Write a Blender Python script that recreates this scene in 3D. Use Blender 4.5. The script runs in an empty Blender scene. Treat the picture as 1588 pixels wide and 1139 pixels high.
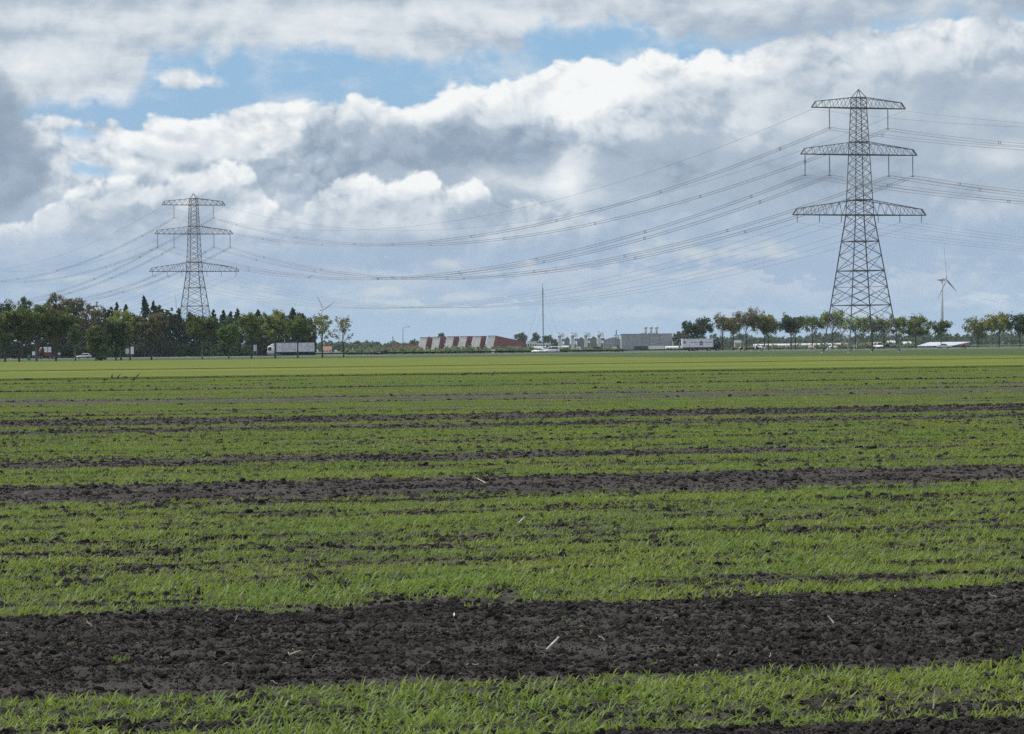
import bpy, bmesh, math, random
import numpy as np
from mathutils import Vector, Matrix
rnd = random.Random(7)
S = bpy.context.scene
COL = S.collection
R = math.radians
F, H = 5293.0, 1.73            # focal length in photograph pixels (120 mm equivalent), eye height in metres
ROLL = 0.01134                 # the hand-held camera is rolled by 0.65 degrees

# ---------------------------------------------------------------- helpers
def yh(px): return 540 + (794 - px) * ROLL           # horizon row
def X_at(px, D): return (px - 794) / F * D
def Z_at(px, py, D): return H + (yh(px) - py) / F * D

def tag(o, label=None, cat=None, group=None, kind=None):
    if label: o['label'] = label
    if cat: o['category'] = cat
    if group: o['group'] = group
    if kind: o['kind'] = kind
    return o

def empty(name, loc, rz=0.0):
    o = bpy.data.objects.new(name, None); COL.objects.link(o)
    o.location = loc; o.rotation_euler = (0, 0, rz); o.empty_display_size = 0.3
    return o

def mesh_np(name, verts, faces, mats=None, smooth=False, link=True, parent=None):
    me = bpy.data.meshes.new(name)
    verts = np.asarray(verts, dtype=np.float32); faces = np.asarray(faces, dtype=np.int32)
    k = faces.shape[1]
    me.vertices.add(len(verts)); me.vertices.foreach_set('co', verts.ravel())
    me.loops.add(faces.size); me.loops.foreach_set('vertex_index', faces.ravel())
    me.polygons.add(len(faces)); me.polygons.foreach_set('loop_start', np.arange(0, faces.size, k, dtype=np.int32))
    me.polygons.foreach_set('use_smooth', np.full(len(faces), smooth))
    me.update(calc_edges=True)
    for m in (mats or []): me.materials.append(m)
    o = bpy.data.objects.new(name, me)
    if link: COL.objects.link(o)
    if parent: o.parent = parent
    return o

class MB:
    """collects shapes, builds ONE mesh object"""
    def __init__(self): self.v = []; self.f = []; self.m = []
    def add(self, vs, fs, mi=0):
        n = len(self.v); self.v += [tuple(p) for p in vs]
        self.f += [tuple(i + n for i in f) for f in fs]; self.m += [mi] * len(fs)
    def box(self, c, s, mi=0, M=None):
        x, y, z = s[0] / 2, s[1] / 2, s[2] / 2
        vs = [Vector((a * x, b * y, d * z)) for d in (-1, 1) for b in (-1, 1) for a in (-1, 1)]
        if M is not None: vs = [M @ v for v in vs]
        vs = [v + Vector(c) for v in vs]
        self.add(vs, [(0, 2, 3, 1), (4, 5, 7, 6), (0, 1, 5, 4), (2, 6, 7, 3), (0, 4, 6, 2), (1, 3, 7, 5)], mi)
    def tube(self, pts, rads, n=6, mi=0, cap=True):
        pts = [Vector(p) for p in pts]
        if not hasattr(rads, '__len__'): rads = [rads] * len(pts)
        rings = []; up = None
        for i, p in enumerate(pts):
            t = (pts[min(i + 1, len(pts) - 1)] - pts[max(i - 1, 0)]).normalized()
            if up is None:
                up = Vector((0, 0, 1)) if abs(t.z) < 0.9 else Vector((1, 0, 0))
            a = t.cross(up)
            if a.length < 1e-5: a = t.cross(Vector((0, 1, 0.3)))
            a.normalize(); b = t.cross(a).normalized()
            rings.append([p + (a * math.cos(2 * math.pi * k / n) + b * math.sin(2 * math.pi * k / n)) * rads[i] for k in range(n)])
        vs = [q for r in rings for q in r]; fs = []
        for i in range(len(pts) - 1):
            for k in range(n):
                k2 = (k + 1) % n
                fs.append((i * n + k, i * n + k2, (i + 1) * n + k2, (i + 1) * n + k))
        if cap:
            fs.append(tuple(range(n - 1, -1, -1))); fs.append(tuple(range((len(pts) - 1) * n, len(pts) * n)))
        self.add(vs, fs, mi)
    def bar(self, a, b, r, mi=0): self.tube([a, b], r, 4, mi)
    def prism(self, poly, y0, y1, mi=0, inset=0.0):
        """polygon in x-z extruded along y"""
        n = len(poly)
        vs = [(x, y0, z) for x, z in poly] + [(x, y1, z) for x, z in poly]
        fs = [tuple(range(n)), tuple(range(2 * n - 1, n - 1, -1))]
        for i in range(n):
            j = (i + 1) % n; fs.append((i, i + n, j + n, j))
        self.add(vs, fs, mi)
    def lathe(self, prof, n=16, mi=0, c=(0, 0, 0), axis='z'):
        vs = []; fs = []
        for r, z in prof:
            for k in range(n):
                a = 2 * math.pi * k / n
                p = (r * math.cos(a), r * math.sin(a), z) if axis == 'z' else (r * math.cos(a), z, r * math.sin(a))
                vs.append((p[0] + c[0], p[1] + c[1], p[2] + c[2]))
        for i in range(len(prof) - 1):
            for k in range(n):
                k2 = (k + 1) % n; fs.append((i * n + k, i * n + k2, (i + 1) * n + k2, (i + 1) * n + k))
        fs.append(tuple(range(n - 1, -1, -1))); fs.append(tuple(range((len(prof) - 1) * n, len(prof) * n)))
        self.add(vs, fs, mi)
    def build(self, name, mats, parent=None, smooth=False, bevel=0.0):
        if not isinstance(mats, (list, tuple)): mats = [mats]
        me = bpy.data.meshes.new(name); me.from_pydata(self.v, [], self.f)
        for m in mats: me.materials.append(m)
        me.polygons.foreach_set('material_index', np.array(self.m, dtype=np.int32))
        bm = bmesh.new(); bm.from_mesh(me); bmesh.ops.recalc_face_normals(bm, faces=bm.faces[:])
        if bevel > 0:
            bmesh.ops.bevel(bm, geom=bm.edges[:] , offset=bevel, segments=2, affect='EDGES', clamp_overlap=True)
        bm.to_mesh(me); bm.free()
        if smooth: me.polygons.foreach_set('use_smooth', np.ones(len(me.polygons), dtype=bool))
        me.update()
        o = bpy.data.objects.new(name, me); COL.objects.link(o)
        if parent: o.parent = parent
        return o

def copy_tree(o, parent=None):
    c = o.copy(); COL.objects.link(c)
    if parent: c.parent = parent
    for ch in list(o.children): copy_tree(ch, c)
    return c

# numpy noise ----------------------------------------------------------------
def _hash(ix, iy, s):
    h = (ix.astype(np.int64) * 374761393 + iy.astype(np.int64) * 668265263 + s * 974634777) & 0xFFFFFFFF
    h = ((h ^ (h >> 13)) * 1274126177) & 0xFFFFFFFF
    h = ((h ^ (h >> 16)) * 2246822519) & 0xFFFFFFFF
    return ((h ^ (h >> 15)) & 0xFFFFFF) / float(0x1000000)
def vnoise(x, y, s=0):
    x = np.asarray(x, dtype=np.float64); y = np.asarray(y, dtype=np.float64)
    ix = np.floor(x); iy = np.floor(y); fx = x - ix; fy = y - iy
    ux = fx * fx * fx * (fx * (fx * 6 - 15) + 10); uy = fy * fy * fy * (fy * (fy * 6 - 15) + 10)
    a = _hash(ix, iy, s); b = _hash(ix + 1, iy, s); c = _hash(ix, iy + 1, s); d = _hash(ix + 1, iy + 1, s)
    return (a + (b - a) * ux + (c - a) * uy + (a - b - c + d) * ux * uy) * 2 - 1
def fbm(x, y, s=0, o=4, g=0.5):
    t = 0; a = 1.0; n = 0
    for i in range(o):
        t = t + a * vnoise(x * 2 ** i + 17.3 * i, y * 2 ** i - 9.1 * i, s + i); n += a; a *= g
    return t / n

# ---------------------------------------------------------------- shader node helpers
class E:
    """a socket with arithmetic, for building node trees"""
    nt = None
    def __init__(self, s): self.s = s
    @staticmethod
    def m(op, *a, clamp=False):
        n = E.nt.nodes.new('ShaderNodeMath'); n.operation = op; n.use_clamp = clamp
        for i, q in enumerate(a):
            if isinstance(q, E): E.nt.links.new(q.s, n.inputs[i])
            else: n.inputs[i].default_value = q
        return E(n.outputs[0])
    def __add__(s, o): return E.m('ADD', s, o)
    __radd__ = __add__
    def __sub__(s, o): return E.m('SUBTRACT', s, o)
    def __rsub__(s, o): return E.m('SUBTRACT', o, s)
    def __mul__(s, o): return E.m('MULTIPLY', s, o)
    __rmul__ = __mul__
    def __truediv__(s, o): return E.m('DIVIDE', s, o)
def emix(f, a, b):
    """mix of two colours (tuples or E)"""
    n = E.nt.nodes.new('ShaderNodeMix'); n.data_type = 'RGBA'; n.clamp_factor = True
    for sock, q in ((n.inputs[0], f), (n.inputs[6], a), (n.inputs[7], b)):
        if isinstance(q, E): E.nt.links.new(q.s, sock)
        elif isinstance(q, (tuple, list)): sock.default_value = (*q[:3], 1)
        else: sock.default_value = q
    return E(n.outputs[2])
def esmooth(x, lo, hi, a=0.0, b=1.0):
    n = E.nt.nodes.new('ShaderNodeMapRange'); n.interpolation_type = 'SMOOTHSTEP'
    for i, q in enumerate((x, lo, hi, a, b)):
        if isinstance(q, E): E.nt.links.new(q.s, n.inputs[i])
        else: n.inputs[i].default_value = q
    return E(n.outputs[0])
def evec(x, y, z):
    n = E.nt.nodes.new('ShaderNodeCombineXYZ')
    for i, q in enumerate((x, y, z)):
        if isinstance(q, E): E.nt.links.new(q.s, n.inputs[i])
        else: n.inputs[i].default_value = q
    return E(n.outputs[0])
def enoise(vec, scale=1.0, detail=6.0, rough=0.55, dist=0.0, dim='3D'):
    n = E.nt.nodes.new('ShaderNodeTexNoise'); n.noise_dimensions = dim
    if vec is not None: E.nt.links.new(vec.s, n.inputs['Vector'])
    n.inputs['Scale'].default_value = scale; n.inputs['Detail'].default_value = detail
    n.inputs['Roughness'].default_value = rough; n.inputs['Distortion'].default_value = dist
    return E(n.outputs[0])
def evor(vec, detail=2.0, rough=0.5, smooth=0.0):
    n = E.nt.nodes.new('ShaderNodeTexVoronoi'); n.feature = 'SMOOTH_F1' if smooth else 'F1'
    n.inputs['Scale'].default_value = 1.0; n.inputs['Detail'].default_value = detail; n.inputs['Roughness'].default_value = rough
    if smooth: n.inputs['Smoothness'].default_value = smooth
    E.nt.links.new(vec.s, n.inputs['Vector']); return E(n.outputs['Distance'])
def ecurve(x, pts, x0, x1, y0, y1):
    n = E.nt.nodes.new('ShaderNodeFloatCurve'); c = n.mapping.curves[0]
    q = sorted(((px - x0) / (x1 - x0), (py - y0) / (y1 - y0)) for px, py in pts)
    q = [(0.0, q[0][1])] + q + [(1.0, q[-1][1])]
    c.points[0].location = q[0]; c.points[1].location = q[-1]
    for p in q[1:-1]: c.points.new(*p)
    for p in c.points: p.handle_type = 'AUTO_CLAMPED'
    n.mapping.update()
    E.nt.links.new(((x - x0) * (1.0 / (x1 - x0))).s, n.inputs['Value'])
    return E(n.outputs[0]) * (y1 - y0) + y0
def eobj(): 
    n = E.nt.nodes.new('ShaderNodeTexCoord'); return E(n.outputs['Object'])

def mat(name, col, rough=0.8, metal=0.0, var=0.15, vscale=2.0, bump=0.0, bscale=20.0, col2=None, stretch=(1, 1, 1), spec=0.5, rnd_var=0.0, trans=0.0, detail=5.0):
    """procedural principled material: noise between two tones, optional bump, per-object variation and leaf translucency"""
    m = bpy.data.materials.new(name); m.use_nodes = True; nt = m.node_tree; E.nt = nt
    b = nt.nodes['Principled BSDF']; b.inputs['Roughness'].default_value = rough; b.inputs['Metallic'].default_value = metal
    b.inputs['Specular IOR Level'].default_value = spec
    tc = nt.nodes.new('ShaderNodeTexCoord'); mp = nt.nodes.new('ShaderNodeMapping'); mp.inputs['Scale'].default_value = stretch
    nt.links.new(tc.outputs['Object'], mp.inputs['Vector']); v = E(mp.outputs[0])
    c2 = col2 or tuple(min(1, c * (1 + 2 * var)) for c in col); c1 = col if col2 else tuple(c * (1 - var) for c in col)
    f = esmooth(enoise(v, vscale, detail, 0.6), 0.3, 0.7)
    c = emix(f, c1, c2)
    if rnd_var:
        oi = nt.nodes.new('ShaderNodeObjectInfo')
        hs = nt.nodes.new('ShaderNodeHueSaturation'); r = E(oi.outputs['Random'])
        nt.links.new((r * (2 * rnd_var) + (1 - rnd_var)).s, hs.inputs['Value'])
        r2 = E.m('FRACT', r * 7.31)
        nt.links.new((r2 * (0.16 * rnd_var) + (0.5 - 0.08 * rnd_var)).s, hs.inputs['Hue'])
        nt.links.new(c.s, hs.inputs['Color']); c = E(hs.outputs[0])
    nt.links.new(c.s, b.inputs['Base Color'])
    if bump:
        bn = nt.nodes.new('ShaderNodeBump'); bn.inputs['Strength'].default_value = bump; bn.inputs['Distance'].default_value = 0.05
        nt.links.new(enoise(v, bscale, 6, 0.65).s, bn.inputs['Height']); nt.links.new(bn.outputs[0], b.inputs['Normal'])
    if trans:
        t = nt.nodes.new('ShaderNodeBsdfTranslucent'); nt.links.new(c.s, t.inputs['Color'])
        mx = nt.nodes.new('ShaderNodeMixShader'); mx.inputs[0].default_value = trans
        nt.links.new(b.outputs[0], mx.inputs[1]); nt.links.new(t.outputs[0], mx.inputs[2])
        nt.links.new(mx.outputs[0], nt.nodes['Material Output'].inputs['Surface'])
    return m

# ---------------------------------------------------------------- camera
cam = bpy.data.cameras.new('camera'); co = bpy.data.objects.new('camera', cam); COL.objects.link(co)
cam.sensor_width = 36.0; cam.lens = F * 36.0 / 1588.0; cam.clip_start = 0.5; cam.clip_end = 40000
co.matrix_world = Matrix.Translation((0, 0, H)) @ Matrix.Rotation(R(90) - math.atan(29.5 / F), 4, 'X') @ Matrix.Rotation(-math.atan(ROLL), 4, 'Z')
S.camera = co

# ---------------------------------------------------------------- sun and sky
SUN_AZ, SUN_EL = R(-75), R(55)          # high on the left, a little in front
sd = bpy.data.lights.new('sun', 'SUN'); sd.energy = 2.2; sd.angle = R(2.0); sd.color = (1.0, 0.95, 0.88)
so = bpy.data.objects.new('sun', sd); COL.objects.link(so)
sun_dir = Vector((math.sin(SUN_AZ) * math.cos(SUN_EL), math.cos(SUN_AZ) * math.cos(SUN_EL), math.sin(SUN_EL)))
so.rotation_euler = (-sun_dir).to_track_quat('-Z', 'Y').to_euler()

def build_world():
    w = bpy.data.worlds.new('World'); S.world = w; w.use_nodes = True
    nt = w.node_tree; E.nt = nt; bg = nt.nodes['Background']; bg.inputs['Strength'].default_value = 0.1
    sky = nt.nodes.new('ShaderNodeTexSky'); sky.sky_type = 'NISHITA'; sky.sun_disc = False
    sky.sun_elevation = SUN_EL; sky.sun_rotation = SUN_AZ
    tc = nt.nodes.new('ShaderNodeTexCoord'); sp = nt.nodes.new('ShaderNodeSeparateXYZ')
    nt.links.new(tc.outputs['Generated'], sp.inputs[0])
    dx, dy, dz = (E(sp.outputs[i]) for i in range(3)); gen = E(tc.outputs['Generated'])
    az = E.m('ARCTAN2', dx, dy); el = E.m('ARCSINE', dz)
    U = az * F + 794.0                       # azimuth and elevation, in 1/5293 radian
    W = el * F
    Y = 540.0 + (794.0 - U) * ROLL - W       # elevation counted down from 5.8 degrees
    # turbulence shared by all the layers
    def N(sx, sy, seed, detail=7, rough=0.56, ox=0.0, oy=0.0):
        return enoise(evec((U + ox) * (1.0 / sx), (Y + oy) * (1.0 / sy), seed), 1.0, detail, rough)
    w1 = N(230, 150, 1.7, 4) - 0.5; w2 = N(230, 150, 8.3, 4) - 0.5
    Uw = U + w1 * 90.0; Yw = Y + w2 * 60.0
    def NW(sx, sy, seed, detail=8, rough=0.58, ox=0.0, oy=0.0):
        return enoise(evec((Uw + ox) * (1.0 / sx), (Yw + oy) * (1.0 / sy), seed), 1.0, detail, rough)
    def billow(s, seed):
        """puffy relief: noise lit from the upper left; returns about -0.5..0.5"""
        a = NW(s, s * 0.72, seed, 5, 0.5); b = NW(s, s * 0.72, seed, 5, 0.5, -0.12 * s, -0.16 * s)
        return (a - b) * 2.2
    big = NW(150, 100, 3.1, 6, 0.5); fine = NW(46, 34, 5.5, 5, 0.56)
    def lump(s, seed, detail=2.0, ox=0.0, oy=0.0):
        return evor(evec((Uw + ox) * (1.0 / s), (Yw + oy) * (1.25 / s), seed), detail, 0.55)
    bl1 = billow(150, 11.0)
    la = lump(78.0, 2.3, 3.0); lb = lump(78.0, 2.3, 3.0, -9.0, -14.0)
    bl2 = (lb - la) * 0.85                       # cauliflower heads lit from the upper left
    head = (0.42 - la)                           # + on a head, - in the creases between
    streak = N(420, 70, 21.0, 6, 0.6)
    edge = (big - 0.5) * 60.0 + (fine - 0.5) * 40.0 + head * 46.0
    soft = (N(300, 120, 33.0, 6) - 0.5)
    def blob(cx, cy, rx, ry, amp, k=1.0):
        a = (Uw - cx) * (1.0 / rx); b = (Yw - cy) * (1.0 / ry)
        return E.m('EXPONENT', (a * a + b * b) * -k) * amp
    def total(L):
        t = None
        for q in L:
            e = blob(*q); t = e if t is None else t + e
        return t
    lin = lambda r, g, b: tuple(((c / 255 + 0.055) / 1.055) ** 2.4 for c in (r, g, b))
    WHITE, PALE, GREY, DARK, BLUE, HAZE = lin(250, 252, 251), lin(220, 227, 233), lin(172, 187, 203), lin(143, 161, 181), lin(148, 188, 222), lin(163, 190, 215)
    def shade(L):
        """brightness 0..1 to cloud colour"""
        c = emix(esmooth(L, 0.0, 0.35), DARK, GREY); c = emix(esmooth(L, 0.3, 0.7), c, PALE)
        return emix(esmooth(L, 0.62, 1.0), c, WHITE)
    # clear blue, paler low down
    col = emix(esmooth(Y, 40.0, 420.0), BLUE, HAZE)
    # thin veil in the gaps
    col = emix(esmooth(NW(190, 80, 41.0, 6) + (fine - 0.5) * 0.3, 0.45, 0.75) * 0.6, col, PALE)
    # far low cloud: haze blue below row 330, pale streaks in it
    # --- big cumulus bank: top edge by azimuth
    top3 = ecurve(U, [(-800, 150), (-100, 240), (40, 176), (70, 168), (130, 166), (185, 172), (212, 190), (245, 170), (300, 164), (360, 155), (450, 147), (520, 142), (570, 134), (640, 135), (700, 122), (755, 115), (780, 100), (810, 94), (850, 82), (885, 72), (930, 76), (970, 84), (1000, 72), (1060, 72), (1110, 63), (1140, 72), (1180, 60), (1300, 30), (1588, 20), (2400, -60)], -800, 2400, -100, 400)
    d3 = Y - top3 + edge * 0.55
    m3 = esmooth(d3, -3.0, 9.0)
    L3 = total([(700, 165, 170, 40, 0.30), (880, 130, 90, 60, 0.34), (1020, 110, 120, 45, 0.30), (1120, 90, 50, 30, 0.25), (420, 225, 50, 34, 0.26), (330, 190, 120, 26, 0.14),
                (640, 228, 190, 34, -0.40), (800, 215, 70, 40, -0.28), (500, 235, 80, 30, -0.16), (860, 250, 40, 40, -0.22), (885, 270, 26, 60, 0.30), (1052, 125, 40, 22, -0.36), (1140, 150, 45, 24, -0.22),
                (960, 210, 90, 50, 0.04), (1100, 225, 140, 40, -0.06), (1000, 270, 120, 40, -0.14), (1250, 280, 260, 70, -0.20), (1150, 170, 60, 26, 0.14), (930, 180, 50, 36, 0.12), (1000, 300, 50, 20, 0.2), (1560, 255, 40, 16, 0.18), (1210, 200, 60, 24, 0.12), (1450, 90, 140, 34, 0.20), (1330, 100, 90, 36, 0.12),
                (1500, 180, 160, 60, -0.08), (150, 232, 90, 26, 0.2), (540, 178, 150, 24, 0.28), (1000, 150, 190, 60, 0.20), (1180, 120, 120, 50, 0.14), (870, 285, 60, 50, 0.3), (300, 215, 120, 40, 0.16)])
    rim3 = E.m('EXPONENT', E.m('MAXIMUM', d3, 0.0) * -0.024) * 0.32
    calm = 1.0 - 0.42 * esmooth(U + soft * 300.0, 900.0, 1250.0) * esmooth(Y, 60.0, 190.0)
    calm = calm * (1.0 - 0.25 * esmooth(d3, 60.0, 150.0))
    near3 = 0.22 + 0.78 * E.m('EXPONENT', E.m('MAXIMUM', d3, 0.0) * -0.022)
    puffy = esmooth(N(260, 160, 61.0, 3), 0.42, 0.62)
    l3 = L3 + rim3 + 0.44 + (bl1 * 0.62 + (bl2 * 0.85 + head * 0.2) * E.m('MAXIMUM', near3, puffy * 0.85)) * calm + (big - 0.5) * 0.34 * calm
    c3 = shade(l3)
    # lower down the bank sinks into blue haze
    c3 = emix(esmooth(Y + soft * 120.0, 275.0, 400.0) * 0.80, c3, lin(157, 181, 209))
    col = emix(m3, col, c3)
    # gaps of blue at the left, between bank and deck
    hole = total([(138, 207, 44, 15, 1.0), (140, 272, 44, 12, 1.0), (18, 46, 34, 12, 0.9)])
    # --- lower row of cumulus in front of the bank
    top4 = ecurve(U, [(-800, 330), (-60, 340), (20, 338), (70, 310), (110, 290), (140, 276), (180, 266), (215, 270), (245, 282), (285, 266), (320, 250), (350, 243), (395, 256), (425, 290), (460, 312), (490, 290), (515, 268), (560, 257), (600, 266), (640, 254), (665, 250), (695, 268), (740, 268), (765, 290), (810, 292), (850, 288), (890, 300), (930, 312), (970, 330), (1020, 350), (1100, 380), (1588, 400), (2400, 330)], -800, 2400, -100, 500)
    d4 = Y - top4 + edge * 0.5
    m4 = esmooth(d4, -2.0, 8.0) * esmooth(Y + soft * 90.0, 430.0, 345.0) * esmooth(U + soft * 260.0, 985.0, 860.0)
    L4 = total([(130, 285, 60, 30, 0.25), (350, 272, 62, 38, 0.42), (380, 330, 40, 20, 0.16), (230, 290, 40, 30, 0.10), (585, 284, 90, 30, 0.42), (670, 280, 70, 30, 0.38), (745, 278, 40, 18, 0.2), (50, 345, 90, 26, 0.22),
                (830, 305, 46, 22, 0.2), (965, 300, 40, 20, 0.18), (600, 325, 180, 20, -0.12), (180, 340, 130, 20, -0.1), (760, 330, 60, 20, 0.1)])
    l4 = L4 + 0.50 + E.m('EXPONENT', E.m('MAXIMUM', d4, 0.0) * -0.05) * 0.30 + bl1 * 0.7 + (bl2 * 0.85 + head * 0.25) * (0.25 + 0.75 * E.m('EXPONENT', E.m('MAXIMUM', d4, 0.0) * -0.03))
    col = emix(m4, col, emix(esmooth(Y, 318.0, 410.0) * 0.6, shade(l4), lin(163, 183, 207)))
    # --- a third, fainter row further off
    top5 = ecurve(U, [(-800, 380), (-60, 352), (30, 345), (90, 352), (150, 345), (230, 362), (330, 372), (420, 360), (500, 372), (600, 392), (680, 384), (760, 400), (900, 392), (1000, 402), (1100, 388), (1200, 402), (1330, 415), (1450, 395), (1540, 402), (1588, 390), (2400, 380)], -800, 2400, -100, 500)
    head5 = 0.42 - evor(evec(U * (1.0 / 52.0), Y * (1.0 / 26.0), 9.1), 3.0, 0.55)
    d5 = Y - top5 + (fine - 0.5) * 26.0 + head5 * 34.0 + soft * 46.0
    m5 = esmooth(d5, -2.0, 9.0) * esmooth(d5, 62.0, 8.0) * esmooth(N(210, 90, 71.0, 4, 0.5), 0.36, 0.54)
    col = emix(m5 * 0.88, col, emix(esmooth(head5 * 1.4 + (fine - 0.5) * 0.6, -0.25, 0.35), lin(190, 202, 217), lin(226, 231, 232)))
    top6 = ecurve(U, [(-800, 440), (0, 436), (300, 446), (560, 445), (650, 452), (740, 446), (860, 462), (1000, 455), (1150, 462), (1300, 470), (1480, 440), (1588, 448), (2400, 440)], -800, 2400, -100, 560)
    head6 = 0.42 - evor(evec(U * (1.0 / 40.0), Y * (1.0 / 15.0), 19.1), 3.0, 0.55)
    d6 = Y - top6 + (fine - 0.5) * 16.0 + head6 * 22.0 + soft * 30.0
    m6 = esmooth(d6, -1.0, 7.0) * esmooth(d6, 36.0, 4.0) * esmooth(N(160, 60, 81.0, 4, 0.5), 0.40, 0.58)
    col = emix(m6 * 0.75, col, lin(212, 221, 225))
    # pale streaks low down
    st = esmooth(streak + (fine - 0.5) * 0.35, 0.54, 0.74) * esmooth(Y, 330.0, 380.0) * 0.8
    col = emix(st, col, lin(205, 214, 216))
    puff = total([(590, 449, 45, 9, 0.9), (730, 462, 60, 10, 0.8), (690, 402, 80, 14, 0.6), (1100, 405, 120, 12, 0.5), (1480, 425, 50, 14, 0.6), (380, 385, 40, 12, 0.35), (1130, 470, 150, 12, 0.35), (60, 395, 60, 12, 0.45)])
    col = emix(esmooth(puff + (fine - 0.5) * 1.1, 0.22, 0.9) * 0.85, col, lin(210, 217, 217))
    # towards the horizon
    col = emix(esmooth(Y, 400.0, 545.0) * 0.65, col, lin(172, 198, 221))
    # blue holes
    col = emix(esmooth(hole + (fine - 0.5) * 1.3 + (big - 0.5) * 0.9, 0.2, 1.2) * 0.85, col, lin(150, 194, 230))
    # --- grey deck over the top, and the dark mass at the far left
    low2 = ecurve(U, [(-800, 330), (-60, 320), (30, 190), (60, 186), (120, 186), (175, 180), (205, 166), (225, 150), (250, 112), (300, 104), (350, 112), (372, 98), (430, 92), (500, 90), (560, 104), (620, 118), (700, 110), (760, 95), (797, 104), (822, 72), (850, 62), (880, 70), (940, 60), (1000, 56), (1060, 82), (1120, 86), (1200, 84), (1300, 74), (1400, 60), (1500, 44), (1588, 50), (2400, 60)], -800, 2400, -100, 400)
    d2 = low2 - Y + edge * 0.45
    m2 = esmooth(d2 + (fine - 0.5) * 30.0, -12.0, 22.0)
    L2 = total([(150, 130, 150, 50, 0.22), (620, 90, 160, 22, 0.20), (420, 60, 200, 30, 0.12), (700, 20, 200, 20, 0.16), (900, 20, 200, 22, 0.02), (1200, 45, 200, 26, -0.14), (150, 12, 220, 26, -0.14), (480, 18, 130, 14, 0.08), (60, 95, 90, 24, 0.16)])
    l2 = L2 + 0.46 + bl1 * 0.5 + bl2 * 0.15 + (streak - 0.5) * 0.8
    col = emix(m2, col, shade(l2))
    sm = total([(285, 125, 46, 18, 1.0), (352, 128, 26, 18, 0.5)])
    col = emix(esmooth(sm + (fine - 0.5) * 1.1, 0.42, 0.8), col, shade(0.62 + bl2 * 0.8))
    left = total([(-15, 235, 74, 105, 1.25), (40, 280, 66, 44, 0.9), (-120, 260, 150, 120, 1.2), (0, 150, 80, 55, 0.5)])
    col = emix(esmooth(left + (big - 0.5) * 0.8 + (fine - 0.5) * 0.6 + head * 0.35, 0.35, 1.0), col, shade(0.14 + bl1 * 0.5 + (big - 0.5) * 0.3))
    # --- above the picture: broken cloud on the clear sky
    cov = esmooth(enoise(gen, 3.4, 7, 0.6), 0.42, 0.6)
    hi = emix(cov, E(sky.outputs[0]), emix(enoise(gen, 9.0, 5, 0.6), (6.5, 6.7, 7.1), (11.5, 11.6, 11.7)))
    sc = nt.nodes.new('ShaderNodeVectorMath'); sc.operation = 'SCALE'; sc.inputs['Scale'].default_value = 6.4
    nt.links.new(col.s, sc.inputs[0])
    fin = emix(esmooth(Y, -120.0, -700.0), E(sc.outputs[0]), hi)
    nt.links.new(fin.s, bg.inputs['Color'])
    w.cycles.sampling_method = 'MANUAL'; w.cycles.sample_map_resolution = 1024
build_world()
S.view_settings.view_transform = 'Standard'; S.view_settings.look = 'None'; S.view_settings.gamma = 1.0
S.view_settings.exposure = 0.62; S.view_settings.use_curve_mapping = False
S.render.engine = 'CYCLES'
S.cycles.use_denoising = False; S.cycles.denoiser = 'OPENIMAGEDENOISE'; S.cycles.denoising_input_passes = 'RGB_ALBEDO_NORMAL'
S.cycles.max_bounces = 6; S.cycles.transparent_max_bounces = 8; S.cycles.volume_bounces = 1
S.cycles.diffuse_bounces = 3; S.cycles.glossy_bounces = 2

# ================================================================ TERRAIN
PHI = R(15.6); CP, SP = math.cos(PHI), math.sin(PHI)     # direction of the drill rows
def uv(x, y): return x * CP + y * SP, -x * SP + y * CP
def xy(u, v): return u * CP - v * SP, u * SP + v * CP

M_soil = None
def soil_material():
    m = bpy.data.materials.new('soil'); m.use_nodes = True; nt = m.node_tree; E.nt = nt
    b = nt.nodes['Principled BSDF']; b.inputs['Roughness'].default_value = 0.95; b.inputs['Specular IOR Level'].default_value = 0.2
    v = eobj()
    n1 = enoise(v, 0.9, 6, 0.6); n2 = enoise(v, 9.0, 6, 0.65); n3 = enoise(v, 55.0, 4, 0.7)
    c = emix(esmooth(n1, 0.35, 0.65), (0.036, 0.0315, 0.0275), (0.066, 0.058, 0.050))
    mp = nt.nodes.new('ShaderNodeMapping'); mp.inputs['Rotation'].default_value = (0, 0, -PHI); mp.inputs['Scale'].default_value = (0.25, 2.2, 1); nt.links.new(v.s, mp.inputs['Vector'])
    c = emix(esmooth(enoise(E(mp.outputs[0]), 1.0, 5, 0.6), 0.45, 0.7) * 0.6, c, (0.082, 0.073, 0.064))      # dry crust in streaks along the drills
    c = emix(esmooth(n2, 0.45, 0.75) * 0.5, c, (0.078, 0.069, 0.061))
    c = emix(esmooth(n3, 0.62, 0.8) * 0.5, c, (0.016, 0.0145, 0.0135))
    nt.links.new(c.s, b.inputs['Base Color'])
    bn = nt.nodes.new('ShaderNodeBump'); bn.inputs['Strength'].default_value = 1.0; bn.inputs['Distance'].default_value = 0.035
    n4 = enoise(v, 130.0, 3, 0.7)
    nt.links.new((n3 * 0.6 + n2 + n4 * 0.3).s, bn.inputs['Height']); nt.links.new(bn.outputs[0], b.inputs['Normal'])
    return m
M_soil = soil_material()

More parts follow.
